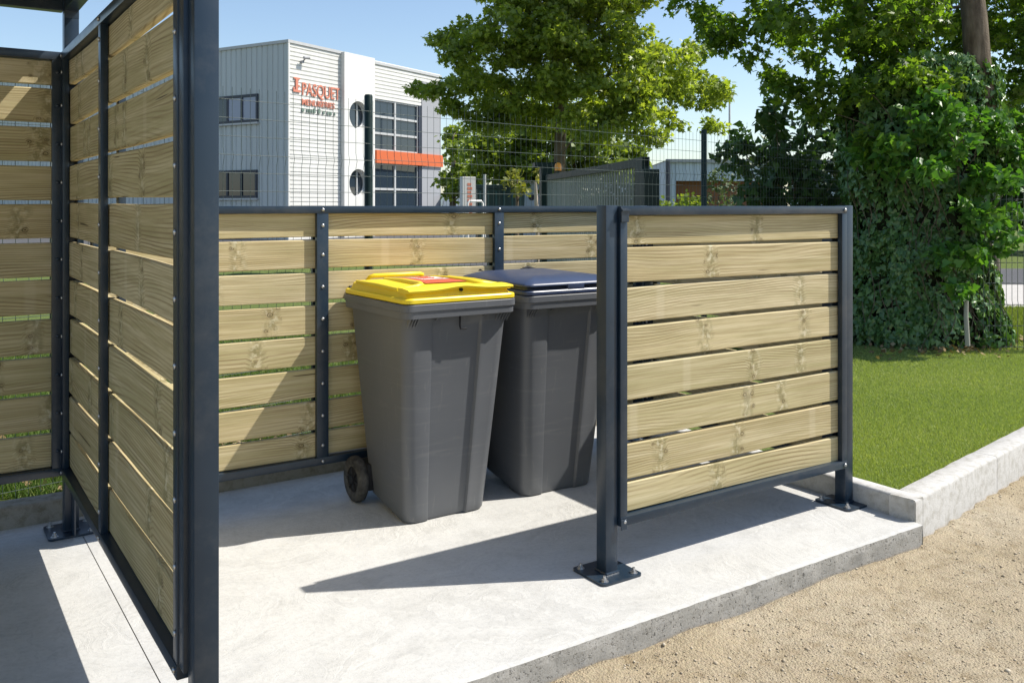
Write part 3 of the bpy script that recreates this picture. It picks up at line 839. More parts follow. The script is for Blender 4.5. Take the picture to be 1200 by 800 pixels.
        S = [sec(.012, 1.057), sec(.006, 1.060), sec(.006, 1.066), sec(.014, 1.074), sec(.06, 1.086, .045, .004), sec(.10, 1.093, .04, .006), sec(.16, 1.096, .03, .008)]
        loft(bm, S); obj('lid_shell', bm, M, lid, smooth=50)
        bm = bmesh.new(); box(bm, -.05, .05, -.090, -.055, 1.036, 1.066, .004); obj('lock_tab', bm, M, lid, smooth=40)
        bm = bmesh.new()
        for sg in (-1, 1):
            tube(bm, [(sg * .10, .60, 1.05), (sg * .11, .595, 1.085), (sg * .16, .59, 1.098), (sg * .21, .595, 1.085), (sg * .23, .61, 1.05)], [.011, .011, .011, .011, .011], 10)
        obj('hinge_lug', bm, BLACK, lid, smooth=60)
    return root
make_bin('grey wheelie bin with a bright yellow lid and red sticker, standing nearer', (2.085, 3.585, 0), R(0), 'yellow')
make_bin('grey wheelie bin with a navy blue lid, half hidden by the front screen post', (2.745, 3.60, 0), R(-1.5), 'blue')

# ================================================================== WIRE FENCES
def fence(label, a, b, ztop, zbot, posts, sy_, sx_, folds, wr, extra_post_h=.04, post_r=.026, zpost=None):
    root = empty('wire_fence', label, 'fence', (a[0], a[1], 0), math.atan2(b[1] - a[1], b[0] - a[0]))
    L = math.hypot(b[0] - a[0], b[1] - a[1])
    cuts = [0] + [p for p in posts if .2 < p < L - .2] + [L]
    def dy(z):
        for f in folds:
            if abs(z - f) < .05: return -.014 * (1 - abs(z - f) / .05)
        return 0
    zs_v = sorted(set([zbot, ztop] + [q for f in folds for q in (f - .05, f, f + .05)]))
    for i in range(len(cuts) - 1):
        x0, x1 = cuts[i] + .01, cuts[i + 1] - .01
        V = []; Fc = []
        def seg(p, q, r):
            p = np.array(p); q = np.array(q); d_ = q - p
            if abs(d_[0]) > abs(d_[2]): n1, n2 = np.array([0, r, 0]), np.array([0, 0, r])
            else: n1, n2 = np.array([r, 0, 0]), np.array([0, r, 0])
            k = len(V)
            for e in (p, q):
                for c_ in (n1, n2, -n1, -n2): V.append(e + c_)
            for j in range(4): Fc.append((k + j, k + (j + 1) % 4, k + 4 + (j + 1) % 4, k + 4 + j))
        nx = max(1, int((x1 - x0) / sx_))
        for j in range(nx + 1):
            x_ = x0 + (x1 - x0) * j / nx
            for z0, z1 in zip(zs_v[:-1], zs_v[1:]): seg((x_, dy(z0), z0), (x_, dy(z1), z1), wr)
        z = zbot + .03
        zz = [z + k * sy_ for k in range(int((ztop - z) / sy_) + 1)] + [f - .05 for f in folds] * 0
        for z in zz:
            sag = .004 * random.uniform(-1, 1)
            seg((x0, dy(z) - wr * 1.6, z + sag), (x1, dy(z) - wr * 1.6, z - sag), wr * 1.15)
        fast('mesh_panel', np.array(V), np.array(Fc), WIRE, root)
    for p in posts:
        bm = bmesh.new(); zt_ = zpost or ztop + extra_post_h
        tube(bm, [(p, .035, .0), (p, .035, zt_ - .01), (p, .035, zt_)], [post_r, post_r, post_r * .8], 14)
        obj('post', bm, FPOST, root, smooth=50)
    return root
fa = np.array([2.38, 5.10]); fd = np.array([3.62, .66]); fd /= np.linalg.norm(fd)
FX = lambda s: tuple(fa + fd * s)
fence('long green wire mesh fence with dark round posts running behind the low screens', FX(-3.68 * 1.5), FX(8.6), 2.10, .10,
      [1.84, 5.52, 9.20, 12.88], .1, .0535, [.45, 1.1, 1.72], .0014)
f2a = FW * 8.55 + RT * 4.48; f2b = FW * 8.45 + RT * 6.9
fence('short stretch of green wire fence at the far right beside the ivy', tuple(f2a), tuple(f2b), 1.85, .08,
      [2.2], .2, .052, [.5, 1.1], .0028)

# ================================================================== TREES
def leaf_cloud(centers, size, up=.5, outward=None, droop=.3, shape='oval', asp=.55):
    n = len(centers)
    nrm = rng.normal(0, 1, (n, 3)); nrm[:, 2] = np.abs(nrm[:, 2]) * (.6 + up) + up * .4
    if outward is not None: nrm += outward * 1.6
    nrm /= np.linalg.norm(nrm, axis=1)[:, None]
    t = rng.normal(0, 1, (n, 3)); t[:, 2] -= droop
    t -= (t * nrm).sum(1)[:, None] * nrm; t /= np.linalg.norm(t, axis=1)[:, None]
    s = np.cross(nrm, t)
    sz = size * rng.uniform(.6, 1.25, n)
    if shape == 'oval':
        tp = np.array([(0, 0, 0), (.5, asp, .10), (1, 0, -.06), (.5, -asp, .10)])
        fc = np.array([[0, 1, 2], [0, 2, 3]])
    elif shape == 'heart':   # ivy / lobed, folded along the midrib
        tp = np.array([(0, 0, 0), (-.14, .30, .03), (.22, .48, .09), (.48, .27, .06), (1, 0, -.08), (.48, -.27, .06), (.22, -.48, .09), (-.14, -.30, .03)])
        fc = np.array([[0, 1, 2], [0, 2, 3], [0, 3, 4], [0, 4, 5], [0, 5, 6], [0, 6, 7]])
    elif shape == 'maple':
        tp = np.array([(0, 0, 0), (.08, .42, .05), (.36, .24, .04), (.62, .46, .0), (.60, .14, .04), (1, 0, -.08), (.60, -.14, .04), (.62, -.46, .0), (.36, -.24, .04), (.08, -.42, .05)])
        fc = np.array([[0, 1, 2], [0, 2, 4], [2, 3, 4], [0, 4, 5], [0, 5, 6], [0, 6, 8], [6, 7, 8], [0, 8, 9]])
    m = len(tp)
    V = centers[:, None, :] + sz[:, None, None] * (tp[None, :, 0:1] * t[:, None] + tp[None, :, 1:2] * s[:, None] + tp[None, :, 2:3] * nrm[:, None])
    Fc = (fc[None] + m * np.arange(n)[:, None, None]).reshape(-1, 3)
    return V.reshape(-1, 3), Fc
def lobes_from(px, depth, jitter):
    out = []
    for (u, v, r, *dd) in px:
        d = depth + (dd[0] if dd else random.uniform(-jitter, jitter))
        out.append((np.array(PD(u, v, d)), r * d / F))
    return out
def tree(name, label, trunk, radii, lobes, per_m2, leaf, m, shape='oval', clump=.30, up=.5, droop=.4, group=None, cat='tree', flat=.62, fill=.5, nclump=9.0, bark=BARK, asp=.55):
    root = empty(name, label, cat, (trunk[0][0], trunk[0][1], 0), 0, group)
    off = Vector((trunk[0][0], trunk[0][1], 0))
    bm = bmesh.new()
    tp = [Vector(p) - off for p in trunk]
    # resample with wobble
    pts = []; rr = []
    for i in range(len(tp) - 1):
        for k in range(5):
            t = k / 5; p = tp[i].lerp(tp[i + 1], t); w_ = radii[0] * .25
            pts.append(p + Vector((nz(p.z * 1.5, i, 1) * w_, nz(p.z * 1.5, i, 9) * w_, 0))); rr.append(radii[i] + (radii[i + 1] - radii[i]) * t)
    pts.append(tp[-1]); rr.append(radii[-1])
    tube(bm, pts, rr, 14)
    obj('trunk', bm, bark, root, smooth=70)
    bm = bmesh.new(); C_ = []
    nodes = [(p, q) for p, q in zip(pts, rr)][3:]
    lobes = sorted(lobes, key=lambda L_: min((p - (Vector(L_[0]) - off)).length for p, q in nodes))
    for (c, r) in lobes:
        cl = Vector(c) - off
        # limb leaves the trunk lower than the lobe
        cand = [((p - cl).length + (0 if p.z < cl.z + .1 * r else .8) + .3 * (q < .012), i) for i, (p, q) in enumerate(nodes)]
        i0 = min(cand)[1]; p0, rp = nodes[i0]; L = (cl - p0).length
        mid = p0.lerp(cl, .5) + Vector((0, 0, .12 * L)) + Vector((random.uniform(-.1, .1), random.uniform(-.1, .1), 0)) * L
        r0 = min(rp * .7, .012 + .009 * L + .008 * r)
        path = []; 
        for k in range(7):
            t = k / 6; path.append(p0 * (1 - t) ** 2 + mid * 2 * t * (1 - t) + cl * t * t)
        tube(bm, path, [r0 * (1 - .72 * k / 6) for k in range(7)], 6)
        nodes += [(path[k], r0 * (1 - .72 * k / 6)) for k in range(2, 7)]
        nc = max(3, int(nclump * (r / clump) ** 2 * fill))
        for k in range(nc):
            v_ = rng.normal(0, 1, 3); v_ /= np.linalg.norm(v_); rad = r * rng.uniform(.25, 1.0) ** .55
            q = np.array(cl) + v_ * rad * np.array([1, 1, .8])
            qv = Vector(q); mp = cl.lerp(qv, .5) + Vector((0, 0, .06 * r))
            tube(bm, [cl, mp, qv], [r0 * .28, r0 * .18, .004], 4, cap=False)
            cr = clump * rng.uniform(.6, 1.2)
            nl = int(per_m2 * cr * cr)
            g = rng.normal(0, 1, (nl, 3)); g /= np.linalg.norm(g, axis=1)[:, None]; g *= (cr * rng.uniform(0, 1, nl) ** .45)[:, None]
            g[:, 2] *= flat
            g[:, 2] -= .25 * (g[:, 0] ** 2 + g[:, 1] ** 2) / cr
            C_.append(q + g)
    obj('branches', bm, bark, root, smooth=70)
    C_ = np.concatenate(C_)
    V, Fc = leaf_cloud(C_, leaf, up, None, droop, shape, asp)
    fast('crown', V, Fc, m, root)
    print(name, len(C_), 'leaves')
    return root

# main tree in the middle, behind the gate
D = 17.0
mt = [(506, 104, 10), (488, 105, 5), (522, 100, 12), (548, 98, 20), (540, 34, 16), (530, 62, 8), (566, 64, 34), (524, 44, 10), (548, 76, 20), (578, 112, 26), (655, 92, 30, -1.2), (650, 40, 36, -1.2), (662, 132, 18, -1.1), (598, 30, 58), (600, 112, 48), (650, 60, 70), (660, 118, 56), (700, 30, 70), (720, 92, 56),
      (742, 130, 38), (770, 70, 46), (800, 98, 34), (826, 116, 20), (785, 142, 18), (836, 144, 9), (822, 60, 20), (660, -40, 95), (745, -60, 90), (590, -40, 60), (650, -120, 80),
      (700, 148, 26), (640, 142, 24), (590, 138, 20), (562, 136, 12), (540, 130, 6), (765, 158, 8), (845, 105, 6), (526, 122, 6)]
tree('maple_tree', 'large maple tree with a dark trunk, its crown filling the sky above the gate',
     [tuple(PD(656, 241 + 1.4 / D * F, D)), tuple(PD(656, 150, D)), tuple(PD(654, 60, D)), tuple(PD(660, -60, D)), tuple(PD(660, -140, D))], [.125, .105, .09, .07, .03],
     lobes_from(mt, D, 1.3), 1250, .105, L_MAPLE, 'maple', clump=.27, nclump=3.7, fill=1.0, droop=.7, group='trees beyond the wire fence')
tree('pale_tree', 'paler round tree lower and further back than the large maple, right above the gate',
     [tuple(PD(672, 285, 27)), tuple(PD(672, 215, 27)), tuple(PD(672, 170, 27))], [.16, .12, .05],
     lobes_from([(640, 178, 40), (690, 172, 42), (600, 185, 34), (725, 190, 22), (660, 200, 28), (565, 190, 18), (590, 205, 16), (745, 178, 14), (730, 205, 14), (700, 200, 22), (630, 208, 20), (610, 170, 30), (630, 150, 30), (700, 145, 30), (575, 165, 22)], 27, 1.2), 430, .17, L_PALE, 'oval', clump=.55, nclump=4.5, fill=1.0, group='trees beyond the wire fence')
tree('slender_tree', 'slender pale green tree beside the office building, left of the white totem sign',
     [tuple(PD(530, 275, 32)), tuple(PD(531, 210, 32)), tuple(PD(531, 160, 32))], [.14, .1, .03],
     lobes_from([(534, 156, 8), (531, 176, 10), (540, 196, 12), (530, 208, 8), (545, 214, 12), (533, 225, 8), (560, 205, 10), (555, 225, 10)], 32, 1), 420, .17, L_PALE, 'oval', clump=.5, nclump=4.5, fill=1.0, group='trees beyond the wire fence')
tree('young_tree', 'small yellowish young tree between the dark container and the grey cabin',
     [tuple(PD(606, 290, 24)), tuple(PD(606, 225, 24)), tuple(PD(606, 210, 24))], [.06, .04, .02],
     lobes_from([(605, 214, 9), (609, 226, 8), (603, 205, 6)], 24, .3), 260, .14, rndmat('yellow_leaf', [(0, (.10, .14, .02)), (1, (.30, .28, .05))], .5, .35), 'oval', clump=.25, nclump=4, fill=1.0, group='trees beyond the wire fence')

# overhanging tree whose trunk rises out of the ivy
D = 8.9
ov = [(812, 12, 24, .6), (832, 30, 20, .5), (846, 52, 12, .5), (862, 36, 22, .4), (880, 60, 11, .2), (900, 22, 34, .3), (905, 84, 11, .2), (916, 99, 9, .1), (930, 107, 8, .1), (945, 117, 9, 0), (958, 130, 7, 0), (955, 70, 17, .2), (974, 48, 28, 0),
      (968, 98, 15, 0), (985, 122, 12, .1), (1000, 88, 18, .1), (1008, 130, 18, .2), (935, 45, 20, .6), (1002, 40, 40, .4), (1045, 60, 42), (1030, 110, 28, .3), (1060, 120, 30, .5), (1085, 85, 34, .9), (1085, 25, 36, .8), (1015, 105, 16, -.4), (1045, 88, 20, -.5), (1078, 78, 20, -.4), (1105, 92, 14, -.3), (1018, 160, 12, -.3), (1205, 40, 40, .8), (1195, 100, 26, .7),
      (1183, 130, 16, .6), (1100, -50, 80, 1.1), (1000, -45, 70), (900, -45, 50), (825, -40, 40, .5), (1200, -50, 80, .9), (1235, 80, 50, .6), (1130, 40, 40, 1.3), (1055, 0, 55, -.6), (1165, 20, 40, 1.4), (925, 20, 30, -.6)]
tree('leaning_tree', 'tree with a bare brown leaning trunk above the ivy and drooping branches over the fence',
     [tuple(PD(1112, 241 + 1.37 / D * F, D)), tuple(PD(1125, 260, D)), tuple(PD(1150, 120, D)), tuple(PD(1146, 50, D)), tuple(PD(1136, -20, D)), tuple(PD(1110, -110, D))], [.22, .17, .125, .12, .11, .05],
     lobes_from(ov, D, 1.1), 1500, .082, L_OVER, 'maple', clump=.17, nclump=4.6, fill=1.0, droop=.9, flat=.8)

# ivy mass round the lower trunk
def ivy():
    root = empty('ivy', 'dense dark green ivy smothering the trunk base at the right edge of the lawn', 'climbing plant', tuple(P(1085, 408, .08)))
    off = np.array(root.location)
    c = FW * 9.15 + RT * (474 / F * 9.15) ; c = np.array([c[0], c[1]])
    def surf(a, z, k=1.0):
        # radius of the column around its axis; leans right with height
        t = (z - .08) / 2.8
        rx = .74 + .07 * math.sin(z * 3.1 + 1) + .10 * nz(a * 1.5, z * 2.2, 3) - .22 * max(0, t - .9) * 2.5 + .10 * max(0, .12 - t) * 4
        ry = rx * .75
        sh = .02 + .12 * max(0, t - .45)
        p = c + RT * (math.cos(a) * rx * k + sh) + FW * (math.sin(a) * ry * k)
        return np.array([p[0], p[1], z])
    bm = bmesh.new(); lv = []
    for z in np.linspace(.05, 2.85, 34): lv.append([tuple(surf(a, z, .86 + .08 * nz(a * 4, z * 6, 8)) - off) for a in np.linspace(0, 2 * math.pi, 33)[:-1]])
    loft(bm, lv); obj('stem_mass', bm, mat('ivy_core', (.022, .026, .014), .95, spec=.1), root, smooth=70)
    C_ = []; O_ = []
    n = 32000
    for i in range(n):
        a = random.uniform(0, 2 * math.pi); z = .08 + 2.85 * random.random()
        bulge = nz(a * 2.5, z * 2.6, 6) + .6 * nz(a * 6, z * 6, 2)
        k = .93 + .13 * bulge + .07 * random.random()
        if bulge < -.22 and random.random() < .75: continue
        p = surf(a, z, k); q = surf(a, z, k + .1)
        C_.append(p); O_.append((q - p) / (np.linalg.norm(q - p) + 1e-6))
    C_ = np.array(C_) - off; O_ = np.array(O_)
    V, Fc = leaf_cloud(C_, .058, .15, O_, 1.2, 'heart'); fast('leaves', V, Fc, L_IVY, root)
    # stray tendrils
    bm = bmesh.new()
    for k in range(60):
        a = random.uniform(math.pi, 2 * math.pi); z = random.uniform(.3, 2.4); pts_ = []
        for j in range(7):
            pts_.append(tuple(surf(a + .12 * math.sin(j * .8 + k), max(.05, z - j * .12), 1.01 + .03 * math.sin(j + k)) - off))
        tube(bm, pts_, .004, 4, cap=False)
    obj('vine_stems', bm, BARK, root)
ivy()
def leafy(name, label, cat, lobes, dens, leaf, m, shape='heart', clump=.15, group=None, stems=True, up=.4, nclump=7, droop=.7, flat=.8, base=None, stem=.014):
    cx = np.mean([c for c, r in lobes], axis=0)
    root = empty(name, label, cat, (cx[0], cx[1], .075), 0, group); off = np.array([cx[0], cx[1], .075])
    C_ = []; bm = bmesh.new()
    for c, r in lobes:
        foot = Vector((random.uniform(-.25, .25), random.uniform(-.25, .25), 0)) if base is None else Vector(np.array(base) - off)
        cl = Vector(c - off)
        tube(bm, [foot, foot.lerp(cl, .5) + Vector((random.uniform(-.1, .1), 0, .1)), cl], [stem, stem * .7, .004], 5)
        for k in range(max(2, int(nclump * (r / clump) ** 2))):
            v_ = rng.normal(0, 1, 3); v_ /= np.linalg.norm(v_); q = np.array(cl) + v_ * r * rng.uniform(.2, 1) ** .5
            tube(bm, [cl, cl.lerp(Vector(q), .5) + Vector((0, 0, .03)), Vector(q)], [.005, .004, .002], 4, cap=False)
            cr = clump * rng.uniform(.6, 1.2); nl = int(dens * cr * cr)
            g = rng.normal(0, 1, (nl, 3)); g /= np.linalg.norm(g, axis=1)[:, None]; g *= (cr * rng.uniform(0, 1, nl) ** .45)[:, None]; g[:, 2] *= flat
            C_.append(q + g)
    obj('stems', bm, BARK, root, smooth=70)
    C_ = np.concatenate(C_); C_ = C_[C_[:, 2] > .0]
    V, Fc = leaf_cloud(C_, leaf, up, None, droop, shape); fast('leaves', V, Fc, m, root); print(name, len(C_))
    return root
leafy('climber', 'bright green climbing shoots growing out of the right side of the ivy', 'climbing plant',
      lobes_from([(1148, 150, 30, -.5), (1170, 175, 30, -.4), (1120, 170, 24, -.8), (1188, 205, 20, -.2), (1160, 215, 26, -.6), (1176, 250, 18, -.4), (1140, 250, 22, -.8), (1128, 305, 18, -.85), (1172, 285, 14, -.5), (1105, 130, 24, -.6), (1150, 305, 14, -.7), (1090, 210, 20, -1.0), (1122, 345, 12, -.9), (1192, 150, 22, 0), (1070, 150, 24, -.7), (1045, 180, 24, -.6), (1020, 170, 20, -.3)], 9.0, .1),
      2300, .078, L_BRIGHT, 'heart', clump=.15, nclump=3.4, base=PD(1120, 330, 9.1), stem=.006)
leafy('broadleaf_bush', 'dark broad-leaved bush behind the mesh fence above the front screen', 'bush',
      lobes_from([(868, 160, 14), (858, 178, 12), (876, 190, 22), (905, 150, 16), (908, 134, 8), (912, 172, 24), (935, 178, 28), (960, 190, 30), (900, 212, 28), (930, 215, 30), (965, 222, 28), (985, 180, 22), (952, 150, 14), (990, 160, 16), (1000, 215, 24), (890, 235, 28), (930, 245, 34), (970, 250, 34)], 10.3, .5),
      1300, .10, L_BUSH, 'heart', clump=.19, nclump=2.6, group='bushes behind the mesh fence')
leafy('feathery_bush', 'pale feathery shrub just right of the fence post, in front of the far warehouse', 'bush',
      lobes_from([(838, 222, 12), (850, 232, 12), (828, 236, 10), (818, 244, 12), (866, 225, 10), (846, 205, 6)], 12.5, .3),
      1500, .06, rndmat('grey_leaf', [(0, (.05, .085, .04)), (1, (.14, .18, .09))], .6, .25), 'oval', clump=.14, nclump=3.4, group='bushes behind the mesh fence')
leafy('low_shrub', 'low dark undergrowth at the foot of the ivy beside the front screen post', 'shrub',
      lobes_from([(1015, 398, 12, 0), (1032, 394, 16, 0), (1050, 400, 10, -.1), (1070, 402, 8, -.2), (1022, 380, 12, .2), (1100, 404, 8, -.3), (1165, 400, 8, -.4), (1010, 360, 14, .3), (1150, 396, 10, -.3)], 8.9, .1),
      1500, .055, L_IVY, 'heart', clump=.11, nclump=3.2, base=None)
for k, (u, v, d_, sc, lab) in enumerate(((1050, 210, 24, 1.0, 'dark tree filling the background left of the ivy trunk'), (1130, 180, 27, 1.2, 'dark tree right behind the bare leaning trunk'),
                                         (1215, 210, 26, 1.1, 'dark tree at the right edge beyond the road'), (1020, 240, 30, .7, 'low dark tree far behind the ivy, above the front screen corner'))):
    lb = []
    for j in range(13):
        a = random.uniform(0, 6.28); q = random.uniform(0, 62) * sc
        lb.append((u + math.cos(a) * q, v - 25 + math.sin(a) * q * 1.1, random.uniform(24, 36) * sc))
    tree('background_tree', lab, [tuple(PD(u, 241 + 1.38 / d_ * F, d_)), tuple(PD(u, 241, d_)), tuple(PD(u + 4, v - 60, d_))], [.22, .17, .06],
         lobes_from(lb, d_, 1.2), 110, .30, L_DARK, 'oval', clump=.6, nclump=3.2, fill=1.0, group='dark trees beyond the road')
# trunks beside the fence at the right
rt = empty('old_trunk', 'grey rough dead trunk standing between the ivy and the short wire fence', 'tree trunk', tuple(P(1158, 402, .08)))
bm = bmesh.new(); off = Vector(rt.location)
tube(bm, [Vector(PD(1160 + dx, v, 9.15)) - off for dx, v in ((0, 406), (-1, 360), (1, 320), (-2, 280), (-3, 240))], [.125, .10, .092, .085, .07], 14)
obj('trunk', bm, mat('grey_bark', build=b_bark), rt, smooth=70)
rt = empty('wooden_stake', 'pale weathered stake leaning in the ivy at its sunlit right side', 'stake', tuple(P(1134, 405, .08)))
bm = bmesh.new(); off = Vector(rt.location)
tube(bm, [Vector(PD(u_, v, 8.12)) - off for u_, v in ((1134, 405), (1132, 370), (1133, 345))], [.022, .02, .016], 8); 
obj('stake_shaft', bm, mat('weathered_wood', (.36, .34, .29), .85), rt, smooth=70)

# dead leaves near the wall foot and ivy foot
def dead(name, label, c, n, spread, seed):
    r_ = np.random.default_rng(seed)
    C_ = np.stack([c[0] + r_.normal(0, spread[0], n), c[1] + r_.normal(0, spread[1], n), .09 + r_.uniform(0, .03, n)], 1)
    C_ = C_[(C_[:, 1] > 4.74) | (C_[:, 0] > 4.2)]
    V, Fc = leaf_cloud(C_, .045, .8, None, 0, 'oval'); tag(fast(name, V, Fc, DEAD), label, 'leaf litter', kind='stuff')
dead('fallen_leaves', 'dry brown fallen leaves in the grass behind the long low screen', (1.9, 5.3), 1500, (1.2, .3), 3)
pp = P(1130, 405, .08); dead('fallen_leaves', 'dry twigs and leaves scattered at the foot of the ivy', (pp.x, pp.y), 500, (.5, .2), 4)

# ================================================================== OFFICE BUILDING
A = np.array([.351, .969]) * 36.0
EX = np.array([1.045, .503]); EX /= np.linalg.norm(EX); NR = np.array([EX[1], -EX[0]]); EY = -NR
ang = math.atan2(EX[1], EX[0])
rb = empty('office_building', 'two-storey white and grey office building with ribbed cladding, round windows and an orange band', 'building', (A[0], A[1], 0), ang)
def facef(u, v):     # -> (s, z) on the right-hand facade
    c = (u - 600) / F; d = FW + c * RT
    # t*d = A + s*EX
    M_ = np.array([[d[0], -EX[0]], [d[1], -EX[1]]]); t, s = np.linalg.solve(M_, A)
    return s, H + (V0 - v) / F * t
def faceg(u, v):     # -> (s, z) on the left-hand facade (s positive going back)
    c = (u - 600) / F; d = FW + c * RT
    M_ = np.array([[d[0], -EY[0]], [d[1], -EY[1]]]); t, s = np.linalg.solve(M_, A)
    return s, H + (V0 - v) / F * t
ZR = facef(338, 49.5)[1]
sT0 = facef(404, 100)[0]; sT1 = facef(438.5, 100)[0]; sE = facef(516, 100)[0]; sG = facef(494, 100)[0]
zTt = facef(421, 66)[1]; zO0 = facef(440, 191)[1]; zO1 = facef(440, 176)[1]; zW1 = facef(440, 116)[1]
print('building', ZR, sT0, sT1, sE, sG, zTt, zO0, zO1, zW1)
# horizontal ribs
def hrib(name, x0, x1, z0, z1, pitch, y, m, depth=.035):
    bm = bmesh.new(); z = z0; prof = []
    while z < z1 - .01:
        prof += [(0, z), (0, z + pitch * .72), (depth, z + pitch * .78), (depth, z + pitch * .97)]; z += pitch
    prof.append((0, z1))
    a = [bm.verts.new((x0, y + p[0], p[1])) for p in prof]; b = [bm.verts.new((x1, y + p[0], p[1])) for p in prof]
    for i in range(len(prof) - 1): bm.faces.new((a[i], b[i], b[i + 1], a[i + 1]))
    return obj(name, bm, m, rb)
hrib('ribbed_wall', 0, sT0, -.1, ZR, .128 * 1.35, 0, CLADW)
hrib('ribbed_wall', sT1 - .2, sE, zW1 + .02, ZR - .12, .128 * 1.35, 0, CLADW)
# left facade with upright ribs
bm = bmesh.new(); y = 0; prof = []
while y < 26: prof += [(0, y), (0, y + .21), (.03, y + .225), (.03, y + .285)]; y += .30
a = [bm.verts.new((p[0], p[1], -.1)) for p in prof]; b = [bm.verts.new((p[0], p[1], ZR)) for p in prof]
for i in range(len(prof) - 1): bm.faces.new((a[i], a[i + 1], b[i + 1], b[i]))
obj('side_wall', bm, CLAD_SHADE, rb)
bm = bmesh.new(); box(bm, .06, sE - .02, .6, 26, -.1, ZR - .15); obj('roof', bm, CLAD_SHADE, rb)
bm = bmesh.new(); box(bm, -.06, sT0, -.05, .10, ZR - .02, ZR + .10); box(bm, -.06, .10, .10, 26, ZR - .02, ZR + .10); box(bm, sT1, sE + .05, -.05, .10, ZR - .14, ZR - .02); obj('roof_trim', bm, GREYM, rb)
bm = bmesh.new(); box(bm, -.04, .03, -.045, .03, -.1, ZR); obj('corner_trim', bm, CLADW, rb)
# concrete tower with two round openings
def disc_wall(name, x0, x1, z0, z1, y, holes, m, th=.35):
    bm = bmesh.new()
    # strips between the holes, each hole in its own square cell
    cells = []; zc = z0
    for (hx, hz, hr) in sorted(holes, key=lambda h: h[1]):
        cells.append((zc, hz - hr * 1.15, None)); cells.append((hz - hr * 1.15, hz + hr * 1.15, (hx, hz, hr))); zc = hz + hr * 1.15
    cells.append((zc, z1, None))
    for (a_, b_, h) in cells:
        if h is None:
            bm.faces.new([bm.verts.new(p) for p in ((x0, y, a_), (x1, y, a_), (x1, y, b_), (x0, y, b_))])
        else:
            hx, hz, hr = h; n = 32; inn = []; bk = []; outr = []
            for k in range(n):
                t = 2 * math.pi * (k + .5) / n; c_, s_ = math.cos(t), math.sin(t)
                inn.append(bm.verts.new((hx + hr * c_, y, hz + hr * s_))); bk.append(bm.verts.new((hx + hr * c_, y + th, hz + hr * s_)))
                kx = (x1 - hx if c_ > 0 else hx - x0) / max(abs(c_), 1e-6); kz = (b_ - hz) / max(abs(s_), 1e-6); q = min(kx, kz)
                outr.append(bm.verts.new((hx + q * c_, y, hz + q * s_)))
            for k in range(n):
                j = (k + 1) % n
                bm.faces.new((outr[k], outr[j], inn[j], inn[k])); bm.faces.new((inn[k], inn[j], bk[j], bk[k]))
            cs = [(x1, b_), (x0, b_), (x0, a_), (x1, a_)]
            for k in range(n):
                j = (k + 1) % n
                p, q = outr[k].co, outr[j].co
                for cx_, cz_ in cs:
                    onp = abs(p.x - cx_) < 1e-4 or abs(p.z - cz_) < 1e-4; onq = abs(q.x - cx_) < 1e-4 or abs(q.z - cz_) < 1e-4
                    if onp and onq and (abs(p.x - q.x) > 1e-4 and abs(p.z - q.z) > 1e-4): bm.faces.new((outr[k], bm.verts.new((cx_, y, cz_)), outr[j]))
    for (p, q) in (((x0, y), (x0, y + .5)), ((x1, y), (x1, y + .5))):
        bm.faces.new([bm.verts.new(v) for v in ((p[0], p[1], z0), (q[0], q[1], z0), (q[0], q[1], z1), (p[0], p[1], z1))])
    bm.faces.new([bm.verts.new(v) for v in ((x0, y, z1), (x1, y, z1), (x1, y + .5, z1), (x0, y + .5, z1))])
    return obj(name, bm, m, rb)
h1 = facef(421.5, 136.5); h2 = facef(421.5, 215); hr = .62
h1 = (h1[0] - .33, h1[1]); h2 = (h2[0] - .33, h2[1])
disc_wall('tower_wall', sT0 - .27, sT1 - .22, -.1, zTt, -.22, [(h1[0], h1[1], hr), (h2[0], h2[1], hr)], CONCW)
for hx, hz in (h1, h2):
    bm = bmesh.new(); n = 32
    bm.faces.new([bm.verts.new((hx + hr * math.cos(2 * math.pi * k / n), .03, hz + hr * math.sin(2 * math.pi * k / n))) for k in range(n)])
    wd = obj('round_window', bm, GLASS, rb)
    bm = bmesh.new(); pts_ = [(hx + (hr - .03) * math.cos(2 * math.pi * k / n), -.0, hz + (hr - .03) * math.sin(2 * math.pi * k / n)) for k in range(n + 1)]
    tube(bm, pts_, .045, 6); box(bm, hx + .1, hx + .16, -.02, .02, hz - hr + .04, hz + hr - .04); obj('window_frame', bm, GREYM, wd)
# glazed bay, upper and lower
def glazing(x0, x1, z0, z1, cols, rows, y=.10):
    bm = bmesh.new(); box(bm, x0, x1, y, y + .03, z0, z1); g = obj('window', bm, GLASS, rb)
    bm = bmesh.new()
    for i in range(cols + 1):
        x_ = x0 + (x1 - x0) * i / cols; box(bm, x_ - .055, x_ + .055, y - .07, y + .002, z0, z1)
    for j in range(rows + 1):
        z_ = z0 + (z1 - z0) * j / rows; box(bm, x0, x1, y - .06, y + .001, z_ - .05, z_ + .05)
    obj('window_frame', bm, GREYM if cols == 2 else FRAME, g); return g
glazing(sT1 - .2, sG - .25, zO1 + .02, zW1, 2, 3)
glazing(sT1 - .2, sG - .25, -.1, zO0 - .02, 2, 3)
bm = bmesh.new(); box(bm, sG - .25, sG, -.02, .3, -.1, zW1); obj('window_jamb', bm, FRAME, rb)
bm = bmesh.new()
for k in range(4):
    a_ = sT1 + (sE + .05 - sT1) * k / 4; box(bm, a_ + .01, sT1 + (sE + .05 - sT1) * (k + 1) / 4 - .01, -.14, .0, zO0, zO1)
obj('orange_band', bm, ORANGE, rb)
bm = bmesh.new(); box(bm, sG, sE, -.03, .1, -.1, zO0 - .01); box(bm, sG, sE, -.03, .1, zO1 + .01, zW1 + 1.2); obj('grey_panel', bm, PANG, rb)
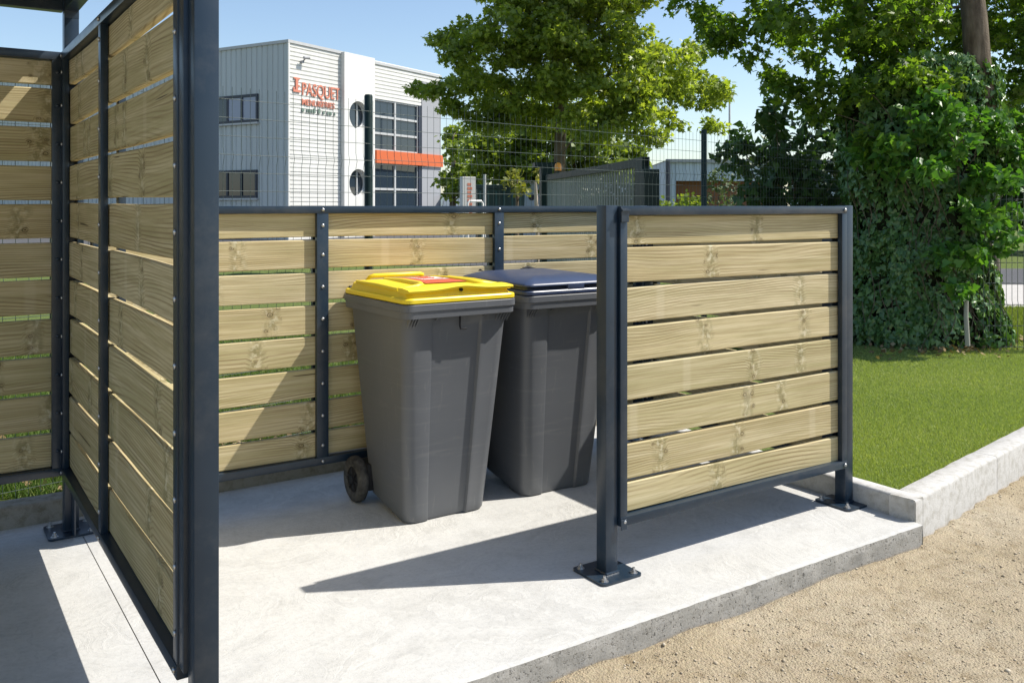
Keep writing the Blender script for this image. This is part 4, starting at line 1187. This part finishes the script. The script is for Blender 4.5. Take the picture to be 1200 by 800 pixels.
# left facade windows
for (u0, u1, v0, v1) in ((250, 303, 110, 143), (250, 302, 199, 232)):
    s1, zt_ = faceg(u0, v0); s0, _ = faceg(u1, v0); zt_ = faceg(302, v0)[1]; zb_ = faceg(302, v1)[1]
    bm = bmesh.new(); box(bm, -.03, .04, s0, s1, zb_, zt_); wd = obj('window', bm, GLASS, rb)
    bm = bmesh.new(); q = .10
    box(bm, -.07, -.028, s0, s1, zb_, zb_ + q); box(bm, -.07, -.028, s0, s1, zt_ - q, zt_)
    nm = 3
    for i in range(nm + 1):
        ss = s0 + (s1 - s0 - q) * i / nm; box(bm, -.068, -.027, ss, ss + q, zb_ + q, zt_ - q)
    obj('window_frame', bm, FRAME, wd)
    if v0 < 150:
        bm = bmesh.new()
        for k_ in (0, 1): box(bm, -.0335, -.0305, s0 + .12 + k_ * (s1 - s0) / 3, s0 + (s1 - s0) / 3 * (k_ + 1) - .02, zb_ + .12, zt_ - .12)
        obj('reflecting_pane', bm, mat('painted_sky_reflection', (.30, .33, .42), .25), wd)  # sky reflection in the panes, put into a paler bluish colour
    bm = bmesh.new(); box(bm, -.12, .0, s0 - .05, s1 + .05, zb_ - .08, zb_ - .003); obj('window_sill', bm, GREYM, wd)
# camera on the wall
sC, zC = facef(353, 68)
bm = bmesh.new(); box(bm, sC - .05, sC + .05, -.12, 0, zC - .22, zC - .12); tube(bm, [(sC, -.1, zC - .15), (sC + .02, -.2, zC - .04)], .03, 8); tube(bm, [(sC - .08, -.22, zC - .02), (sC + .20, -.26, zC + .01)], .06, 10)
obj('security_camera', bm, PANG, rb)
# sign letters
def text(body, x, z, size, m, nm, y=-.03, sx_=1.0, ext=.012):
    cu = bpy.data.curves.new(nm, 'FONT'); cu.body = body; cu.size = size; cu.extrude = ext; cu.offset = size * .004
    t = bpy.data.objects.new(nm, cu); COL.objects.link(t); bpy.context.view_layer.update()
    me = bpy.data.meshes.new_from_object(t); bpy.data.objects.remove(t)
    o = link(nm, me, m, rb); me.materials.clear(); me.materials.append(m)
    wd_ = max(v.co.x for v in me.vertices) - min(v.co.x for v in me.vertices)
    sc = sx_ / wd_
    for v in me.vertices: v.co = Vector((x + v.co.x * sc, y - v.co.z, z + v.co.y))
    return o
s0, z0 = facef(353, 110.5); s1, _ = facef(397, 118)
text('PASQUET', s0, z0 - .02, .74, LETR, 'sign_lettering', sx_=s1 - s0)
s0, z0 = facef(353, 120); s1, _ = facef(391, 124)
text('MENUISERIES', s0, z0 - .10, .36, LETR, 'sign_lettering', sx_=s1 - s0)
# the third, illegible line: small grey-green marks
s0, z0 = facef(353, 127.5); s1, _ = facef(391, 130)
bm = bmesh.new(); q = s0
while q < s1:
    ww = random.choice((.06, .10, .13)); hh_ = random.choice((.14, .14, .2)); box(bm, q, q + ww, -.05, -.02, z0 - .12, z0 - .12 + hh_); q += ww + random.choice((.05, .05, .05, .16))
obj('sign_small_line', bm, LETG, rb)
# emblem left of the name
s0, z0 = facef(345, 103); bm = bmesh.new()
for (a_, b_, c_, d_) in ((-.30, .32, .52, .66), (-.12, .12, .05, .52), (-.36, .36, -.62, -.42), (-.12, .10, -.42, .05), (-.36, -.24, -.42, -.20), (.12, .30, -.12, .02)):
    box(bm, s0 + .1 + a_ * .55, s0 + .1 + b_ * .55, -.05, -.02, z0 + .12 + c_ * .46, z0 + .12 + d_ * .46)
obj('sign_emblem', bm, LETR, rb)

# ================================================================== THINGS BETWEEN FENCE AND BUILDING
# green barred gate
ga = np.array(PD(757, 241, 10.3))[:2]; gb = np.array(PD(641, 241, 16.2))[:2]
gl = float(np.linalg.norm(gb - ga)); gan = math.atan2(gb[1] - ga[1], gb[0] - ga[0])
rg = empty('sliding_gate', 'dark green barred sliding gate with an orange beacon, below the large maple', 'gate', (ga[0], ga[1], 0), gan)
GZ = 2.0
bm = bmesh.new(); box(bm, 0, gl, -.04, .04, GZ - .10, GZ, .004); box(bm, 0, gl, -.04, .04, .2, .32, .004); obj('gate_frame', bm, FPOST, rg)
bm = bmesh.new(); box(bm, .0, .32, -.045, .045, .12, GZ + .01, .004); obj('gate_stile', bm, FPOST, rg)
bm = bmesh.new(); nb = 42
for i in range(nb):
    x_ = .40 + (gl - .5) * i / (nb - 1); box(bm, x_ - .011, x_ + .011, -.011, .011, .3, GZ - .1)
obj('gate_bars', bm, mat('sunlit_gate_bar', (.22, .25, .24), .35, spec=.5), rg)  # sun caught by the bars is put into their lighter colour
bm = bmesh.new(); box(bm, -.22, -.06, -.09, .09, 0, 1.86, .006); obj('gate_post', bm, FPOST, rg)
bm = bmesh.new(); box(bm, gl + .02, gl + .22, -.1, .1, 0, 2.15, .006); box(bm, gl + .0, gl + .26, -.22, .22, 2.15, 2.23); gp = obj('gate_post', bm, FPOST, rg)
bp_ = PD(654, 196, 15.6); M_ = Matrix.Rotation(-gan, 4, 'Z'); lp = M_ @ (bp_ - Vector((ga[0], ga[1], 0)))
bm = bmesh.new(); z_ = lp.z
loft(bm, [[(lp.x + r_ * math.cos(t), lp.y + r_ * math.sin(t), z_ + h_) for t in [2 * math.pi * k / 12 for k in range(12)]] for r_, h_ in ((.06, -.06), (.062, .02), (.05, .06), (.02, .08))])
bc = obj('beacon', bm, mat('amber_plastic', (.85, .32, .03), .3), rg, smooth=50)
bm = bmesh.new(); tube(bm, [(lp.x, lp.y, 0), (lp.x, lp.y, z_ - .06)], .03, 8); obj('beacon_pole', bm, FPOST, bc)

# white totem sign
def at(u, v, d): p = PD(u, v, d); return p
p = at(548, 241, 24); yaw = math.atan2(RT[1], RT[0]) + .45
rs = empty('totem_sign', 'white totem sign with faint red vertical writing in front of the trees', 'sign', (p.x, p.y, 0), yaw)
bm = bmesh.new(); box(bm, -.19, .19, -.10, .10, .05, 2.22, .01); obj('sign_body', bm, mat('totem_white', (.62, .61, .58), .5), rs)
bm = bmesh.new()
for k in range(9): box(bm, -.05, .06 + .03 * (k % 2), -.106, -.102, 1.98 - k * .105, 2.05 - k * .105)
obj('sign_writing', bm, LETR, rs)
bm = bmesh.new(); box(bm, -.12, .0, -.106, -.102, .86, .96); obj('sign_mark', bm, mat('yellow_mark', (.55, .5, .12), .5), rs)
# flag pole / post
rs = empty('marker_post', 'thin white post right of the totem sign', 'post', tuple(at(568, 241, 23).xy) + (0,))
bm = bmesh.new(); tube(bm, [(0, 0, 0), (0, 0, 2.25)], .035, 8); obj('post_shaft', bm, GREYM, rs, smooth=50)
# bike rack
p = at(557, 241, 22); rs = empty('barrier', 'small white tubular barrier between the totem sign and the thin post', 'barrier', (p.x, p.y, 0), yaw)
bm = bmesh.new(); tube(bm, [(-.2, 0, 0), (-.2, 0, 1.5), (-.16, 0, 1.56), (.16, 0, 1.56), (.2, 0, 1.5), (.2, 0, 0)], .03, 8); tube(bm, [(-.2, 0, 1.1), (.2, 0, 1.1)], .02, 8); obj('barrier_frame', bm, WHITE, rs, smooth=50)
# container
p = at(584, 241, 25); rs = empty('waste_container', 'dark green metal waste container behind the fence left of the gate', 'container', (p.x, p.y, 0), yaw - .3)
bm = bmesh.new(); lv = [[(-.6, -.5, .15), (.6, -.5, .15), (.6, .5, .15), (-.6, .5, .15)], [(-.66, -.56, 1.9), (.66, -.56, 1.9), (.66, .56, 1.9), (-.66, .56, 1.9)]]
loft(bm, lv); obj('container_body', bm, mat('container_green', (.012, .045, .05), .45), rs)
bm = bmesh.new()
for k in range(6): box(bm, -.6 + k * .22, -.55 + k * .22, -.60, -.55, .2, 1.85)
obj('ribs', bm, mat('container_rib', (.02, .07, .075), .45), rs)
bm = bmesh.new(); box(bm, -.70, .70, -.60, .60, 1.9, 2.02, .02); obj('container_lid', bm, mat('container_lid', (.01, .03, .035), .4), rs)
# grey cabin
p = at(621, 241, 27); rs = empty('cabin', 'small pale grey-blue cabin with a round mark just left of the gate', 'cabin', (p.x, p.y, 0), yaw - .4)
bm = bmesh.new(); box(bm, -.30, .30, -.5, .5, 0, 2.1, .02); obj('cabin_wall', bm, mat('cabin_paint', (.42, .50, .58), .5), rs)
bm = bmesh.new(); box(bm, -.34, .34, -.54, .54, 2.1, 2.17, .01); obj('roof', bm, GREYM, rs)
bm = bmesh.new(); tube(bm, [(.02, -.505, 1.7), (.02, -.515, 1.7)], .10, 16); obj('round_mark', bm, FRAME, rs)
# white birch-like trunk
rs = empty('birch_tree', 'thin pale tree trunk between the cabin and the gate', 'tree trunk', tuple(at(629, 241, 21).xy) + (0,))
bm = bmesh.new(); tube(bm, [(0, 0, 0), (.03, 0, .8), (0, .02, 1.5), (-.04, 0, 2.0)], [.07, .06, .05, .03], 8); obj('trunk', bm, mat('pale_bark', (.45, .38, .33), .8), rs, smooth=60)
leafy('yellow_shoots', 'yellowish leafy shoots hanging beside the pale trunk by the gate', 'bush', lobes_from([(633, 207, 5), (635, 217, 5), (631, 198, 4)], 20.5, .1), 700, .10,
      rndmat('yellow_shoot', [(0, (.20, .22, .04)), (1, (.42, .36, .08))], .5, .3), 'oval', clump=.12, nclump=4)

# parked vehicles
def car(label, p, rz, col, van=False):
    root = empty('parked_van' if van else 'parked_car', label, 'van' if van else 'car', p, rz)
    m = mat('car_paint', col, .3, spec=.6)
    hw = .88
    if van:
        pr = [(-2.3, .35), (-2.35, 1.0), (-2.3, 1.85), (-2.1, 1.95), (1.0, 1.95), (1.25, 1.85), (1.75, 1.15), (2.35, .98), (2.45, .7), (2.4, .35)]
    else:
        pr = [(-2.1, .35), (-2.15, .75), (-2.05, .98), (-1.7, 1.05), (-1.25, 1.40), (-.9, 1.48), (.2, 1.47), (.55, 1.38), (1.15, 1.0), (1.95, .86), (2.12, .65), (2.1, .35)]
    bm = bmesh.new(); lv = []
    for y_, k in ((-hw, .96), (-hw * .97, 1), (-hw * .5, 1.01), (0, 1.015), (hw * .5, 1.01), (hw * .97, 1), (hw, .96)):
        lv.append([(x_, y_ * (1 if z_ < 1.05 else .86), .35 + (z_ - .35) * k) for x_, z_ in pr])
    loft(bm, lv); obj('body', bm, m, root, smooth=30)
    gz0, gz1 = (1.1, 1.7) if van else (1.05, 1.38)
    for sg in (-1, 1):
        bm = bmesh.new()
        q = [(-1.2, gz0), (.95, gz0), (.45, gz1), (-.95, gz1)] if not van else [(.1, gz0), (1.55, gz0), (1.15, gz1), (.1, gz1)]
        ys = sg * (hw * .875)
        a = [bm.verts.new((x_, ys, z_)) for x_, z_ in q]; b = [bm.verts.new((x_, ys + sg * -.03, z_)) for x_, z_ in q]
        bm.faces.new(a); bm.faces.new(b)
        for i in range(4): bm.faces.new((a[i], a[(i + 1) % 4], b[(i + 1) % 4], b[i]))
        obj('side_window', bm, GLASS, root)
    bm = bmesh.new()
    q = [(.60, 1.385), (1.13, 1.03)] if not van else [(1.30, 1.80), (1.74, 1.19)]
    vs = [bm.verts.new((q[0][0] + .02, -.66, q[0][1] + .02)), bm.verts.new((q[0][0] + .02, .66, q[0][1] + .02)), bm.verts.new((q[1][0] + .02, .72, q[1][1] + .02)), bm.verts.new((q[1][0] + .02, -.72, q[1][1] + .02))]
    bm.faces.new(vs); obj('windscreen', bm, GLASS, root)
    for x_ in (-1.35, 1.35):
        for sg in (-1, 1):
            bm = bmesh.new(); tube(bm, [(x_, sg * .70, .32), (x_, sg * .885, .32)], .32, 20); wh = obj('wheel', bm, RUB, root, smooth=40)
            bm = bmesh.new(); tube(bm, [(x_, sg * .88, .32), (x_, sg * .895, .32)], .2, 16); obj('rim', bm, GREYM, wh, smooth=40)
    return root
p = at(530, 241, 47); car('pale grey van just visible between the office building and the white totem sign', (p.x, p.y, .08), yaw + 1.35, (.55, .60, .62), True)

# far warehouse on the right
w0 = np.array(PD(781, 241, 46))[:2]
rw = empty('warehouse', 'low pale blue-grey warehouse with a brown opening, far behind the right fence post', 'building', (w0[0], w0[1], 0), math.atan2(RT[1], RT[0]) + .08)
zr = 1.45 + (241 - 188) / F * 46
CW = mat('pale_blue_cladding', build=b_clad((.46, .52, .60), (.52, .58, .66)), rough=.5)
bm = bmesh.new(); x = 0; prof = []
while x < 14: prof += [(x, 0), (x + .35, 0), (x + .37, .04), (x + .47, .04)]; x += .5
def dop(z0, z1, xa, xb, nm):
    bm = bmesh.new(); pr = [q for q in prof if xa <= q[0] <= xb]
    a = [bm.verts.new((q[0], q[1], z0)) for q in pr]; b = [bm.verts.new((q[0], q[1], z1)) for q in pr]
    for i in range(len(pr) - 1): bm.faces.new((a[i], a[i + 1], b[i + 1], b[i]))
    obj(nm, bm, CW, rw)
zo = 1.45 + (241 - 212) / F * 46
dop(0, zr, 0, .55, 'front_wall'); dop(zo, zr, .5, 6.5, 'front_wall'); dop(0, zr, 6.5, 14, 'front_wall')
bm = bmesh.new(); box(bm, .5, 6.5, .9, 1.0, 0, zo); box(bm, .5, 6.5, 0.05, .95, zo, zo + .05); obj('brown_opening', bm, mat('brown_door', (.22, .085, .035), .6), rw)
bm = bmesh.new(); vs = [bm.verts.new(v) for v in ((0, .0, 0), (-1.3, 12, 0), (-1.3, 12, zr - 1.0), (0, 0, zr))]; bm.faces.new(vs); obj('side_wall', bm, CW, rw)
bm = bmesh.new(); vs = [bm.verts.new(v) for v in ((-.05, -.1, zr), (14, -.1, zr), (14, 12, zr - .5), (-1.35, 12, zr - 1.0))]; bm.faces.new(vs); box(bm, -.05, 14, -.12, -.02, zr - .12, zr + .06); obj('roof', bm, PANG, rw)
bm = bmesh.new(); tube(bm, [(.05, -.1, 0), (.05, -.1, zr)], .12, 8); obj('downpipe', bm, FRAME, rw)
# low grey shed between
p = at(765, 241, 55); rs = empty('shed', 'low pale shed between the gate and the far warehouse', 'shed', (p.x, p.y, 0), math.atan2(RT[1], RT[0]))
bm = bmesh.new(); box(bm, -1.4, .9, 0, 3, 0, 2.2); obj('shed_wall', bm, mat('shed_wall', (.38, .36, .34), .8), rs)
bm = bmesh.new(); vs = [bm.verts.new(v) for v in ((-1.5, -.1, 2.2), (1.0, -.1, 2.2), (1.0, 1.6, 3.1), (-1.5, 1.6, 3.1))]; bm.faces.new(vs); vs = [bm.verts.new(v) for v in ((-1.5, 3.2, 2.2), (1.0, 3.2, 2.2), (1.0, 1.6, 3.1), (-1.5, 1.6, 3.1))]; bm.faces.new(vs); obj('roof', bm, mat('shed_roof', (.42, .38, .36), .8), rs)
leafy('dark_hedge', 'dark hedge filling the view behind the bars of the green gate', 'hedge', lobes_from([(u_, 236 - 3 * (k_ % 2), 14) for k_, u_ in enumerate(range(648, 756, 14))] + [(u_, 216, 9) for u_ in range(665, 756, 14)], 30, .4), 260, .16, L_DARK, 'oval', clump=.4, nclump=5)
# hedge strip beyond the gate
leafy('hedge', 'low sunlit green hedge between the gate and the far warehouse', 'hedge', lobes_from([(768, 240, 7), (782, 240, 6), (796, 237, 7), (808, 236, 7), (820, 238, 8), (760, 241, 6)], 26, .5), 350, .13, L_PALE, 'oval', clump=.3, nclump=5)
# street lamp
p = at(855, 241, 48); rs = empty('street_lamp', 'tall slim grey street lamp against the sky left of the bush', 'street lamp', (p.x, p.y, 0), math.atan2(RT[1], RT[0]))
zl = 1.45 + (241 - 108) / F * 48
bm = bmesh.new(); tube(bm, [(0, 0, 0), (0, 0, 2), (0, 0, zl - .3), (-.05, 0, zl - .08), (-.25, 0, zl)], [.09, .075, .05, .045, .04], 10); obj('pole', bm, GREYM, rs, smooth=50)
bm = bmesh.new(); box(bm, -.62, -.2, -.09, .09, zl - .04, zl + .04, .02); obj('lamp_head', bm, PANG, rs)
